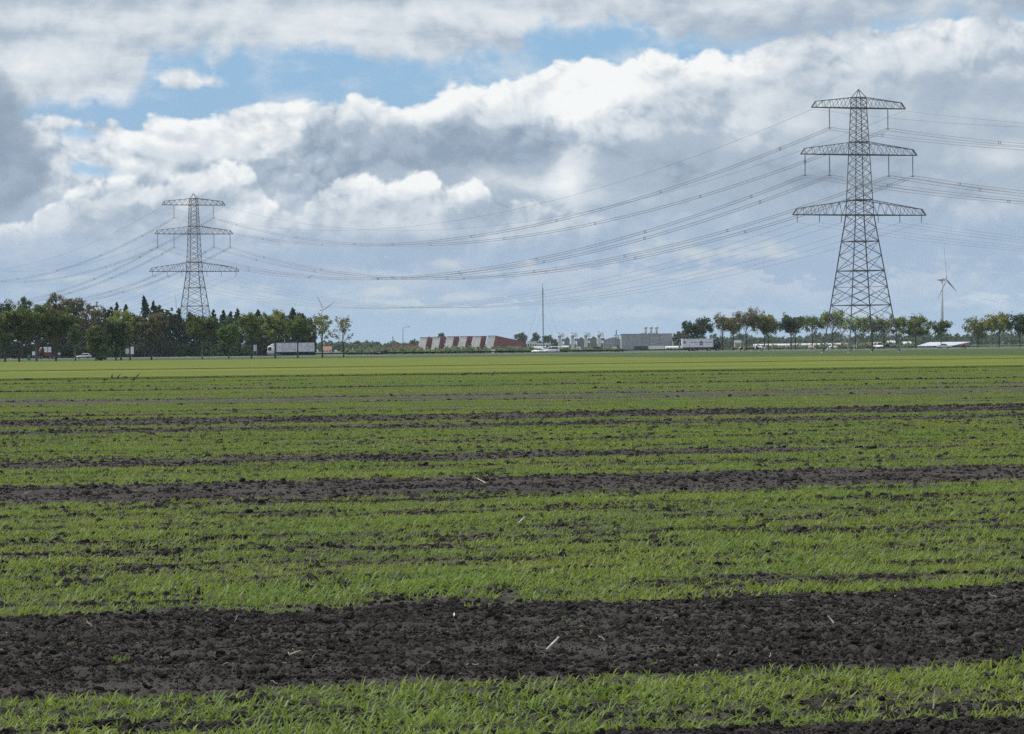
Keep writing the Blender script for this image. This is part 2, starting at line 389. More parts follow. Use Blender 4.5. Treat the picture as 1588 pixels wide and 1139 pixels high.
def soil_h(x, y):
    """height of the tilled soil: clods, drill ripples, soft undulation; dies out with distance"""
    u, v = uv(x, y)
    clod = np.clip(fbm(x * 7, y * 7, 3, 4, 0.55) * 1.6 + 0.12, 0, None)
    lump = np.clip(fbm(x * 2.6, y * 2.6, 9, 4, 0.6) + 0.05, 0, None)
    rip = fbm(u * 0.7, v * 4.5, 21, 3)
    band = soil_mask(u, v)
    fine = np.clip(fbm(x * 19, y * 19, 13, 3, 0.6) + 0.1, 0, None) * np.clip((60 - y) / 30, 0, 1)
    h = (0.022 * clod + 0.030 * lump + 0.034 * fine) * (0.35 + 0.65 * band) + 0.016 * rip + 0.02 * fbm(u * 0.25, v * 0.5, 31, 2)
    return h

# bare strips of soil in the sown field: distance range on the camera's axis (m)
BANDS = [(5, 14.85), (17.45, 22.7), (40.2, 45.4), (52.0, 55.4), (73.6, 77.4), (81.4, 89.6), (99.3, 101.2), (94.3, 95.3), (107, 107.8), (112.5, 113.4), (124.8, 126.6), (140, 141.2), (157, 160), (176, 177.5), (198, 201), (226, 236)]
def soil_mask(u, v):
    y0 = v / CP
    w = np.clip(y0 / 40.0, 0.28, 1.6)
    yw = y0 + w * (0.42 * fbm(u * 0.16, v * 0.05, 51, 3) + 0.5 * fbm(u * 1.3, v * 1.3, 57, 3) + 0.3 * fbm(u * 7, v * 7, 61, 2))
    m = np.zeros_like(y0)
    for i, (a, b) in enumerate(BANDS):
        inside = np.clip((yw - a) / (0.12 * w) + 0.5, 0, 1) * np.clip((b - yw) / (0.12 * w) + 0.5, 0, 1)
        if i == 3: inside = inside * np.clip((22.0 - u) / 5.0, 0.25, 1)
        if i in (4, 6, 7, 8, 9, 11, 13, 14): inside = inside * np.clip(0.75 + 0.8 * fbm(u * 0.06, v * 0.02 + i, 71 + i, 3), 0, 1)
        m = np.maximum(m, inside)
    return m

def build_ground():
    # one fan-shaped grid, fine close by and coarser with distance, then a plain sheet out to the horizon
    rows = [11.5]
    while rows[-1] < 135: rows.append(rows[-1] * 1.00165)
    rows = np.array(rows); cols = np.linspace(-0.205, 0.205, 430)
    Yg, A = np.meshgrid(rows, cols, indexing='ij'); Xg = A * Yg
    Zg = soil_h(Xg, Yg)
    ed = np.minimum(np.minimum((0.205 - np.abs(A)) / 0.01, (Yg - 11.5) / 0.4), (135 - Yg) / 8).clip(0, 1)
    Zg = (Zg + 0.012) * ed
    n, k = Yg.shape; idx = np.arange(n * k).reshape(n, k)
    V = np.stack([Xg, Yg, Zg], -1).reshape(-1, 3)
    Q = np.stack([idx[:-1, :-1], idx[:-1, 1:], idx[1:, 1:], idx[1:, :-1]], -1).reshape(-1, 4)
    big = np.array([[-3900, -500, -0.03], [3900, -500, -0.03], [3900, 6900, -0.03], [-3900, 6900, -0.03]])
    Q = np.concatenate([Q, np.array([[0, 1, 2, 3]]) + len(V)]); V = np.concatenate([V, big])
    o = mesh_np('ground', V, Q, [M_soil], smooth=True); tag(o, kind='structure')
build_ground()

# ---------------------------------------------------------------- crop
def blade(rng, V, Fc, base, L, w, lean, az, curl):
    d = (math.cos(az), math.sin(az)); s = (-d[1], d[0]); tw = rng.uniform(-0.6, 0.6); n0 = len(V)
    for i, t in enumerate((0.0, 0.38, 0.72, 1.0)):
        out = L * (lean * t + curl * t * t * 0.55); up = L * (t * math.sqrt(max(0.05, 1 - lean * lean)) - curl * 0.5 * t * t * t)
        ww = w * (0.75, 1.0, 0.72, 0.05)[i] * 0.5; a = tw * t
        sx, sy = s[0] * math.cos(a) + d[0] * math.sin(a), s[1] * math.cos(a) + d[1] * math.sin(a)
        p = (base[0] + d[0] * out, base[1] + d[1] * out, up)
        V.append((p[0] - sx * ww, p[1] - sy * ww, p[2])); V.append((p[0] + sx * ww, p[1] + sy * ww, p[2] + ww * 0.3))
    for i in range(3): Fc.append((n0 + 2 * i, n0 + 2 * i + 1, n0 + 2 * i + 3, n0 + 2 * i + 2))

def crop_material(name, ca, cb, cc, trans=0.45):
    m = bpy.data.materials.new(name); m.use_nodes = True; nt = m.node_tree; E.nt = nt
    b = nt.nodes['Principled BSDF']; b.inputs['Roughness'].default_value = 0.48; b.inputs['Specular IOR Level'].default_value = 0.3
    oi = nt.nodes.new('ShaderNodeObjectInfo'); r = E(oi.outputs['Random'])
    ge = nt.nodes.new('ShaderNodeNewGeometry'); pos = E(ge.outputs['Position'])
    pr = E(ge.outputs['Random Per Island'])
    n = enoise(pos, 0.35, 4, 0.6)
    c = emix(r * 0.6 + pr * 0.4, ca, cb)
    c = emix(esmooth(n, 0.38, 0.66) * 0.55, c, cc)
    c = emix(esmooth(pr, 0.975, 0.985) * 0.6, c, (0.30, 0.27, 0.11))      # a few dry leaves
    nt.links.new(c.s, b.inputs['Base Color'])
    t = nt.nodes.new('ShaderNodeBsdfTranslucent'); nt.links.new(c.s, t.inputs['Color'])
    mx = nt.nodes.new('ShaderNodeMixShader'); mx.inputs[0].default_value = trans
    nt.links.new(b.outputs[0], mx.inputs[1]); nt.links.new(t.outputs[0], mx.inputs[2])
    nt.links.new(mx.outputs[0], nt.nodes['Material Output'].inputs['Surface'])
    return m
M_wheat = crop_material('wheat_leaf', (0.102, 0.172, 0.025), (0.205, 0.285, 0.042), (0.235, 0.275, 0.040))

def scatter(name, pts, rot, scl, idx, protos, label, kind='stuff'):
    """one object: points that instance the prototypes"""
    coll = bpy.data.collections.new(name + '_kinds')
    for i, p in enumerate(protos):
        p.name = '%s_kind_%02d' % (name, i); coll.objects.link(p)
    me = bpy.data.meshes.new(name); me.vertices.add(len(pts)); me.vertices.foreach_set('co', np.asarray(pts, dtype=np.float32).ravel())
    for nm, ty, arr, key in (('rot', 'FLOAT_VECTOR', rot, 'vector'), ('scl', 'FLOAT_VECTOR', scl, 'vector'), ('kind_index', 'INT', idx, 'value')):
        a = me.attributes.new(nm, ty, 'POINT'); a.data.foreach_set(key, np.asarray(arr, dtype=np.int32 if ty == 'INT' else np.float32).ravel())
    o = bpy.data.objects.new(name, me); COL.objects.link(o)
    ng = bpy.data.node_groups.new(name, 'GeometryNodeTree')
    ng.interface.new_socket('Geometry', in_out='INPUT', socket_type='NodeSocketGeometry')
    ng.interface.new_socket('Geometry', in_out='OUTPUT', socket_type='NodeSocketGeometry')
    gi = ng.nodes.new('NodeGroupInput'); go = ng.nodes.new('NodeGroupOutput')
    ci = ng.nodes.new('GeometryNodeCollectionInfo'); ci.inputs['Collection'].default_value = coll
    ci.inputs['Separate Children'].default_value = True; ci.inputs['Reset Children'].default_value = True
    ip = ng.nodes.new('GeometryNodeInstanceOnPoints'); ip.inputs['Pick Instance'].default_value = True
    def attr(nm, ty):
        n = ng.nodes.new('GeometryNodeInputNamedAttribute'); n.data_type = ty; n.inputs['Name'].default_value = nm
        return next(s for s in n.outputs if s.enabled and s.name == 'Attribute')
    ng.links.new(gi.outputs[0], ip.inputs['Points']); ng.links.new(ci.outputs[0], ip.inputs['Instance'])
    ng.links.new(attr('kind_index', 'INT'), ip.inputs['Instance Index'])
    ng.links.new(attr('rot', 'FLOAT_VECTOR'), ip.inputs['Rotation']); ng.links.new(attr('scl', 'FLOAT_VECTOR'), ip.inputs['Scale'])
    ng.links.new(ip.outputs[0], go.inputs[0])
    md = o.modifiers.new('scatter', 'NODES'); md.node_group = ng
    return tag(o, label, None, None, kind)

def plant_proto(seed, nblade, Lr, spread=0.012):
    rng = random.Random(seed); V = []; Fc = []
    for i in range(nblade):
        blade(rng, V, Fc, (rng.gauss(0, spread), rng.gauss(0, spread)), rng.uniform(*Lr), rng.uniform(0.006, 0.0095), rng.uniform(0.30, 0.95), rng.uniform(0, 6.28), rng.uniform(0.1, 0.9))
    return mesh_np('p', V, Fc, [M_wheat], link=False)
def row_proto(seed, length, nplant, nb, Lr, wide=0.02):
    rng = random.Random(seed); V = []; Fc = []
    for i in range(nplant):
        x = (i + rng.random()) / nplant * length - length / 2; y = rng.gauss(0, wide)
        for k in range(nb):
            blade(rng, V, Fc, (x + rng.gauss(0, 0.012), y + rng.gauss(0, 0.012)), rng.uniform(*Lr), rng.uniform(0.008, 0.013), rng.uniform(0.1, 0.75), rng.uniform(0, 6.28), rng.uniform(0.1, 0.9))
    return mesh_np('p', V, Fc, [M_wheat], link=False)

def drill_points(y0, y1, dv, du, seed, half=0.187):
    """points on the drill rows inside the fan seen by the camera (with a margin)"""
    g = np.random.default_rng(seed)
    v0, v1 = y0 * CP * 0.93, y1 * CP * 1.07
    vs = np.arange(math.floor(v0 / dv), math.ceil(v1 / dv)) * dv
    um = y1 * 0.62
    us = np.arange(-um * 0.3, um, du)
    Ug, Vg = np.meshgrid(us, vs); Ug = Ug + g.uniform(-0.5, 0.5, Ug.shape) * du
    Vg = Vg + g.normal(0, 0.011 if dv < 0.2 else 0.05, Vg.shape)
    X = Ug * CP - Vg * SP; Y = Ug * SP + Vg * CP
    k = (Y > y0) & (Y <= y1) & (np.abs(X) < half * Y + 0.6)
    return X[k], Y[k], Ug[k], Vg[k], g

def gaps(u, v, s=1.0):
    """how well the seed came up: 0 bare .. 1 full"""
    a = fbm(u * 1.3 / s, v * 3.6 / s, 101, 4, 0.6); b = fbm(u * 0.10, v * 1.6, 111, 3); c = fbm(u * 4.0 / s, v * 8.0 / s, 121, 3)
    d = fbm(u * 0.03, v * 0.30, 117, 4, 0.6)
    q = 0.66 + 2.2 * a + 1.3 * b + 1.3 * c + 0.7 * d
    return np.clip(q, 0.02, 1.0)

def build_crop():
    near = [plant_proto(i, 6 + i % 4, (0.038, 0.092)) for i in range(10)]
    P, Rt, Sc, Ix = [], [], [], []
    X, Y, U, V, g = drill_points(13.4, 48.0, 0.125, 0.040, 1)
    m = soil_mask(U, V); pr = gaps(U, V) * (1 - m)
    pr = np.where(m > 0.5, 0.006 * (fbm(U * 1.2, V * 1.2, 131, 2) > 0.15), pr)
    k = g.random(len(X)) < pr
    X, Y, U, V, m, pr = X[k], Y[k], U[k], V[k], m[k], pr[k]
    lush = 0.80 + 0.42 * fbm(U * 0.35, V * 1.0, 141, 3) + 0.22 * pr
    s = 0.92 * lush * g.uniform(0.72, 1.25, len(X)) * np.clip(1.25 - (Y - 14) * 0.012, 1, 1.25) * np.where(m > 0.5, 0.55, 1.0)
    P.append(np.stack([X, Y, soil_h(X, Y) + 0.004], -1)); Rt.append(np.stack([g.normal(0, .12, len(X)), g.normal(0, .12, len(X)), g.uniform(0, 6.28, len(X))], -1))
    Sc.append(np.stack([s, s, s], -1)); Ix.append(g.integers(0, 10, len(X)))
    n1 = len(X)
    rows = [row_proto(50 + i, 0.30, 6, 5, (0.032, 0.082)) for i in range(6)]
    X, Y, U, V, g = drill_points(48.0, 112.0, 0.125, 0.27, 2)
    m = soil_mask(U, V); rowv = fbm(U * 0.02, V * 0.8, 181, 3, 0.6); pr = np.clip(gaps(U, V, 1.4) * 0.95 + 0.02 + 0.9 * rowv, 0, 1) * (1 - m); pr = np.where(m > 0.5, 0.02, pr)
    k = g.random(len(X)) < pr; X, Y, U, V, m, pr = X[k], Y[k], U[k], V[k], m[k], pr[k]
    s = (0.85 + 0.35 * fbm(U * 0.2, V * 0.8, 141, 3) + 0.15 * pr) * g.uniform(0.75, 1.2, len(X))
    flip = g.integers(0, 2, len(X)) * math.pi
    P.append(np.stack([X, Y, soil_h(X, Y) * np.clip((135 - Y) / 8, 0, 1) + 0.004], -1)); Rt.append(np.stack([0 * X, 0 * X, PHI + flip + g.normal(0, .05, len(X))], -1))
    Sc.append(np.stack([1 + 0 * s, 1 + 0 * s, s], -1)); Ix.append(10 + g.integers(0, 6, len(X)))
    n2 = len(X)
    far = [row_proto(80 + i, 1.3, 17, 5, (0.035, 0.085), 0.04) for i in range(5)]
    X, Y, U, V, g = drill_points(112.0, 252.0, 0.34, 1.15, 3)
    m = soil_mask(U, V); rowv = fbm(U * 0.008, V * 0.16, 181, 4, 0.65); pr = np.clip(gaps(U, V, 3.0) * 0.7 + 0.30 + 2.6 * np.clip(rowv, -0.13, 0.15), 0, 1) * (1 - m) * (V < 226.3 * CP)
    k = g.random(len(X)) < pr; X, Y, U, V = X[k], Y[k], U[k], V[k]
    s = (1.0 + 0.35 * fbm(U * 0.05, V * 0.2, 141, 3)) * g.uniform(0.8, 1.25, len(X)); flip = g.integers(0, 2, len(X)) * math.pi
    P.append(np.stack([X, Y, 0 * X], -1)); Rt.append(np.stack([0 * X, 0 * X, PHI + flip + g.normal(0, .05, len(X))], -1))
    Sc.append(np.stack([1 + 0 * s, 1.4 + 0 * s, s], -1)); Ix.append(16 + g.integers(0, 5, len(X)))
    g = np.random.default_rng(12); n = 9000                     # ragged edge of the taller crop
    x = g.uniform(-60, 60, n); y0 = np.where(g.random(n) < 0.6, 230.6 + np.abs(g.normal(0, 1.2, n)), np.where(g.random(n) < 0.5, 326.6 - np.abs(g.normal(0, 2, n)), 334.8 + np.abs(g.normal(0, 2, n))))
    y = y0 + x * SP / CP; s = g.uniform(0.9, 2.1, n)
    P.append(np.stack([x, y, 0.02 + 0 * x], -1)); Rt.append(np.stack([0 * x, 0 * x, g.uniform(0, 6.28, n)], -1)); Sc.append(np.stack([1 + 0 * s, 1.4 + 0 * s, s], -1)); Ix.append(16 + g.integers(0, 5, n))
    print('crop instances', n1, n2, len(X))
    scatter('young_wheat', np.concatenate(P), np.concatenate(Rt), np.concatenate(Sc), np.concatenate(Ix), near + rows + far,
            'young green wheat sown in drills across the dark field')
build_crop()

# ---------------------------------------------------------------- clods, straw and weeds on the bare strips
def clod_proto(seed):
    bm = bmesh.new(); bmesh.ops.create_icosphere(bm, subdivisions=2, radius=1.0); rng = random.Random(seed)
    ox, oy = rng.uniform(0, 99), rng.uniform(0, 99)
    for v in bm.verts:
        p = v.co; d = float(fbm(np.array([p.x * 1.3 + ox + p.z]), np.array([p.y * 1.3 + oy - p.z * .7]), seed, 3, 0.6)[0])
        v.co = p * (1 + 0.75 * d); v.co.z *= 0.72
    me = bpy.data.meshes.new('c'); bm.to_mesh(me); bm.free(); me.materials.append(M_soil)
    return bpy.data.objects.new('c', me)
def build_clods():
    g = np.random.default_rng(5); protos = [clod_proto(i) for i in range(8)]
    n = 600000
    Y = 13.4 * np.exp(g.random(n) * math.log(95 / 13.4)); Y = Y; X = g.uniform(-0.187, 0.187, n) * Y
    U, V = uv(X, Y); m = soil_mask(U, V); lump = fbm(U * 1.6, V * 3.0, 151, 3)
    keep = g.random(n) < np.where(m > 0.5, np.clip(0.50 + 1.3 * fbm(U * 0.7, V * 3.2, 151, 4, 0.6), 0.06, 1), np.clip(0.04 + 0.42 * (1 - gaps(U, V)) ** 1.5, 0.0, 0.5))
    X, Y, m = X[keep], Y[keep], m[keep]
    n2 = 170000; Y2 = g.uniform(88, 236, n2); X2 = g.uniform(-0.187, 0.187, n2) * Y2; U2, V2 = uv(X2, Y2); k2 = soil_mask(U2, V2) > 0.6
    X = np.concatenate([X, X2[k2]]); Y = np.concatenate([Y, Y2[k2]]); m = np.concatenate([m, np.ones(k2.sum())])
    s = np.where(m > 0.5, 1.0, 1.15) * np.clip(0.0038 * np.exp(g.normal(0.25, 0.66, len(X))), 0.003, 0.023) * (1 + np.minimum(Y - 14, 160) * 0.016)
    n3 = 330000; Y3 = g.uniform(13.6, 23.4, n3); X3 = g.uniform(-0.187, 0.187, n3) * Y3; U3, V3 = uv(X3, Y3); k3 = (soil_mask(U3, V3) > 0.4) & (g.random(n3) < np.clip(0.55 + 1.5 * fbm(U3 * 0.45, V3 * 2.4, 191, 4, 0.6), 0.12, 1))     # fine crumbs, in streaks
    X = np.concatenate([X, X3[k3]]); Y = np.concatenate([Y, Y3[k3]]); s = np.concatenate([s, np.clip(0.0030 * np.exp(g.normal(0.1, 0.45, k3.sum())), 0.0018, 0.009)])
    pts = np.stack([X, Y, soil_h(X, Y) + 0.012 * np.clip((135 - Y) / 8, 0, 1) + s * 0.25], -1)
    rot = g.uniform(0, 6.28, (len(X), 3)); rot[:, :2] *= 0.1
    sc = np.stack([s * g.uniform(0.8, 1.5, len(X)), s * g.uniform(0.8, 1.3, len(X)), s * g.uniform(0.7, 1.2, len(X))], -1)
    scatter('soil_clods', pts, rot, sc, g.integers(0, 8, len(X)), protos, 'dark crumbly clods of earth on the bare strips')
build_clods()

M_straw = mat('dry_straw', (0.27, 0.235, 0.16), 0.7, var=0.3, vscale=8, rnd_var=0.35)
def straw_proto(seed):
    rng = random.Random(seed); b = MB(); p = [(0, 0, 0)]; a = rng.uniform(0, 6.28)
    for i in range(3):
        a += rng.uniform(-0.5, 0.5); p.append((p[-1][0] + math.cos(a) * 0.33, p[-1][1] + math.sin(a) * 0.33, rng.uniform(0.0, 0.22)))
    b.tube(p, [0.028, 0.03, 0.026, 0.012], 4)
    me = bpy.data.meshes.new('s'); me.from_pydata(b.v, [], b.f); me.materials.append(M_straw)
    return bpy.data.objects.new('s', me)
def build_straw():
    g = np.random.default_rng(6); protos = [straw_proto(i) for i in range(8)]
    n = 26000; Y = 14 * np.exp(g.random(n) * math.log(95 / 14)); X = g.uniform(-0.187, 0.187, n) * Y
    U, V = uv(X, Y); m = soil_mask(U, V)
    keep = g.random(n) < np.where(m > 0.5, 0.32, 0.05) * np.clip(0.5 + 1.5 * fbm(U * 0.9, V * 0.9, 161, 3), 0.08, 1)
    X, Y = X[keep], Y[keep]; s = np.clip(0.024 * np.exp(g.normal(0, 0.6, len(X))), 0.008, 0.09) * (1 + (Y - 14) * 0.006)
    pts = np.stack([X, Y, soil_h(X, Y) + 0.02], -1)
    rot = np.stack([g.normal(0, 0.3, len(X)), g.normal(0, 0.3, len(X)), g.uniform(0, 6.28, len(X))], -1)
    scatter('straw_litter', pts, rot, np.stack([s, s * g.uniform(0.7, 1.1, len(X)), s], -1), g.integers(0, 8, len(X)), protos, 'scraps of dry straw and dead leaf on the soil')
build_straw()

def ground_pt(px, py):
    """point of the flat field seen at a pixel of the photograph"""
    D = F * H / (py - yh(px)); return X_at(px, D), D
M_stick = mat('bleached_stem', (0.50, 0.47, 0.40), 0.7, var=0.35, vscale=40)
def stick(name, px, py, L, ang, tilt, r, label, m=None, fork=False):
    x, y = ground_pt(px, py); z = float(soil_h(np.array([x]), np.array([y]))[0]) + 0.03
    b = MB(); d = Vector((math.cos(ang) * math.cos(tilt), math.sin(ang) * math.cos(tilt), math.sin(tilt))); s = d.cross(Vector((0, 0, 1))).normalized()
    a, e = -d * L / 2, d * L / 2
    b.tube([a, a * 0.3 + s * L * 0.02, e * 0.4 + s * L * 0.015, e], [r, r * 1.1, r, r * 0.7], 6)
    if fork: b.tube([a * 0.2 + s * 0.004, e * 0.5 + s * L * 0.08, e * 0.95 + s * L * 0.07], [r * 0.6, r * 0.6, r * 0.4], 5)
    o = b.build(name, m or M_stick); o.location = (x, y, z + max(0, math.sin(tilt)) * L / 2)
    tag(o, label, 'plant stem', 'pale stems lying on the bare soil')
stick('dry_stem', 852, 1020, 0.115, 0.75, 0.60, 0.0042, 'long bleached stem standing out white on the widest bare strip', None, True)
stick('dry_stem', 700, 964, 0.05, 1.6, 0.35, 0.005, 'short pale stem at the upper edge of the widest bare strip')
stick('dry_stem', 452, 1030, 0.075, 0.5, 0.3, 0.0045, 'pair of tan stems lying on the widest bare strip left of the long white stem', M_straw, True)
stick('dry_stem', 1284, 978, 0.10, 1.9, 0.4, 0.004, 'thin curved tan stem on the right half of the widest bare strip', M_straw)
stick('dry_stem', 806, 817, 0.13, 0.9, 0.5, 0.005, 'pale stem upright among wheat above the widest bare strip')
stick('dry_stem', 1443, 1112, 0.10, 1.2, 1.2, 0.004, 'dry stalk upright in the nearest wheat strip', M_straw)
stick('dry_stem', 743, 757, 0.18, 2.4, 0.35, 0.0045, 'pale stem on the second bare strip behind the long wheat strip')

M_weed = crop_material('weed_leaf', (0.07, 0.13, 0.025), (0.11, 0.18, 0.03), (0.12, 0.17, 0.03))
def weed(px, py, w, n, label):
    x, y = ground_pt(px, py); z = float(soil_h(np.array([x]), np.array([y]))[0]); rng = random.Random(int(px)); V = []; Fc = []
    for i in range(n):
        a = rng.uniform(0, 6.28); r = w * 0.5 * math.sqrt(rng.random())
        blade(rng, V, Fc, (r * math.cos(a), r * 0.7 * math.sin(a)), rng.uniform(0.03, 0.07), rng.uniform(0.005, 0.009), rng.uniform(0.2, 0.8), rng.uniform(0, 6.28), rng.uniform(0.1, 0.9))
    o = mesh_np('weed_tuft', V, Fc, [M_weed]); o.location = (x, y, z); tag(o, label, 'weed', 'green tufts on the bare soil')
weed(1216, 972, 0.10, 46, 'bright green tuft alone on the right half of the widest bare strip')
weed(1287, 1021, 0.07, 26, 'small tuft beside a brown dead leaf near the front edge of the widest bare strip')
weed(1546, 1017, 0.10, 44, 'leafy green tuft furthest right on the widest bare strip')
weed(92, 1006, 0.10, 22, 'thin yellowish tuft furthest left on the widest bare strip')
weed(182, 1038, 0.11, 30, 'low yellowish tuft near the front edge of the widest bare strip, at its left end')
weed(1005, 1040, 0.09, 30, 'yellow green tuft at the bare strip front edge, right of the white stem')
weed(868, 972, 0.08, 14, 'faint tuft behind the long white stem on the bare strip')
weed(1090, 953, 0.10, 20, 'flat tuft at the back edge of the widest bare strip')

# ---------------------------------------------------------------- far crop, meadow, far land
def flat_material(name, c1, c2, c3, scale, stretch, rough=0.9, bump=0.6):
    m = bpy.data.materials.new(name); m.use_nodes = True; nt = m.node_tree; E.nt = nt
    b = nt.nodes['Principled BSDF']; b.inputs['Roughness'].default_value = rough; b.inputs['Specular IOR Level'].default_value = 0.15
    tc = nt.nodes.new('ShaderNodeTexCoord'); mp = nt.nodes.new('ShaderNodeMapping'); nt.links.new(tc.outputs['Object'], mp.inputs['Vector'])
    mp.inputs['Rotation'].default_value = (0, 0, -PHI); mp.inputs['Scale'].default_value = stretch; v = E(mp.outputs[0])
    n1 = enoise(v, scale, 6, 0.6); n2 = enoise(v, scale * 6.3, 5, 0.65)
    c = emix(esmooth(n1, 0.34, 0.66), c1, c2); c = emix(esmooth(n2, 0.5, 0.75) * 0.7, c, c3)
    nt.links.new(c.s, b.inputs['Base Color'])
    bn = nt.nodes.new('ShaderNodeBump'); bn.inputs['Strength'].default_value = bump; bn.inputs['Distance'].default_value = 0.06
    nt.links.new(enoise(E(tc.outputs['Object']), 5.0, 4, 0.7).s, bn.inputs['Height']); nt.links.new(bn.outputs[0], b.inputs['Normal'])
    return m
M_bright = flat_material('sunlit_tall_crop', (0.080, 0.108, 0.010), (0.128, 0.150, 0.014), (0.066, 0.096, 0.010), 0.035, (0.12, 1.3, 1))  # sunlight on the far strip is put into this brighter crop colour
M_meadow = flat_material('meadow', (0.034, 0.060, 0.011), (0.052, 0.084, 0.015), (0.066, 0.088, 0.020), 0.03, (1, 3, 1))
M_farland = flat_material('far_land', (0.06, 0.085, 0.028), (0.09, 0.115, 0.035), (0.11, 0.115, 0.05), 0.008, (1, 3, 1))

def slab(name, poly, z0, z1, m, kind='structure', label=None):
    """a sheet with a skirt; poly in counter-clockwise x-y"""
    b = MB(); n = len(poly)
    vs = [(x, y, z1) for x, y in poly] + [(x, y, z0) for x, y in poly]
    b.add(vs, [tuple(range(n))] + [(i, i + n, (i + 1) % n + n, (i + 1) % n) for i in range(n)])
    o = b.build(name, m); tag(o, label, None, None, kind); return o
def rowpt(Y0, x): return (x, Y0 + x * SP / CP)             # point of the drill row that crosses the axis at Y0
slab('sunlit_tall_crop', [rowpt(231, -260), rowpt(231, 260), rowpt(327, 260), rowpt(327, -260)], -0.02, 0.11, M_bright, 'stuff', 'crop tinted bright yellow green for sunlight, in the strip nearest the sown field')
edge_far = [(330, 372), (120, 398), (58, 424), (44, 458), (24, 484), (4, 640), (-40, 655), (-98, 668), (-330, 690)]
slab('sunlit_tall_crop', [rowpt(335, -330), rowpt(335, 140)] + edge_far, -0.02, 0.12, M_bright, 'stuff', 'crop tinted bright yellow green for sunlight, in the strip behind, towards the road')
slab('meadow', [(-400, 700), (-98, 676), (-40, 663), (9, 648), (28, 490), (48, 464), (62, 430), (122, 404), (400, 368), (700, 950), (-500, 950)], -0.02, 0.05, M_meadow)
slab('far_land', [(-3850, 1045), (3850, 1045), (3850, 6850), (-3850, 6850)], -0.02, 0.02, M_farland)
slab('verge', [(-800, 952), (900, 952), (900, 1043), (-800, 1043)], -0.02, 0.045, M_meadow)

# ================================================================ POWER LINE
M_steel = mat('galvanised_steel', (0.095, 0.097, 0.112), 0.65, 0.1, var=0.2, vscale=1.5)
M_ins = mat('insulator_glass', (0.06, 0.055, 0.055), 0.35, 0.0, var=0.2, vscale=6)
M_wire = mat('conductor', (0.16, 0.16, 0.165), 0.5, 0.4, var=0.1)
PL, PR = Vector((-100.6, 1085, 0)), Vector((69.0, 674, 0))
LD = (PR - PL).normalized(); ARM = Vector((-LD.y, LD.x, 0)); SPAN = (PR - PL).length
ARM_RZ = math.atan2(ARM.y, ARM.x)
def body_w(z):      # half-width of the square mast body at height z
    return np.interp(z, [0, 27.2, 30.2, 39.1, 48.4, 50.4], [5.6, 2.02, 1.86, 1.46, 1.16, 1.08])
CROSS = [(48.3, 50.4, 10.4, 1.2), (39.1, 41.6, 12.9, 1.15), (27.2, 30.1, 14.8, 1.2)]    # lower chord, upper chord, half-length, tip height
INS = [(0, 6.5, 4.0), (1, 12.0, 4.15), (1, 6.6, 4.15), (2, 13.85, 1.5), (2, 8.95, 1.5), (2, 4.1, 1.5)]

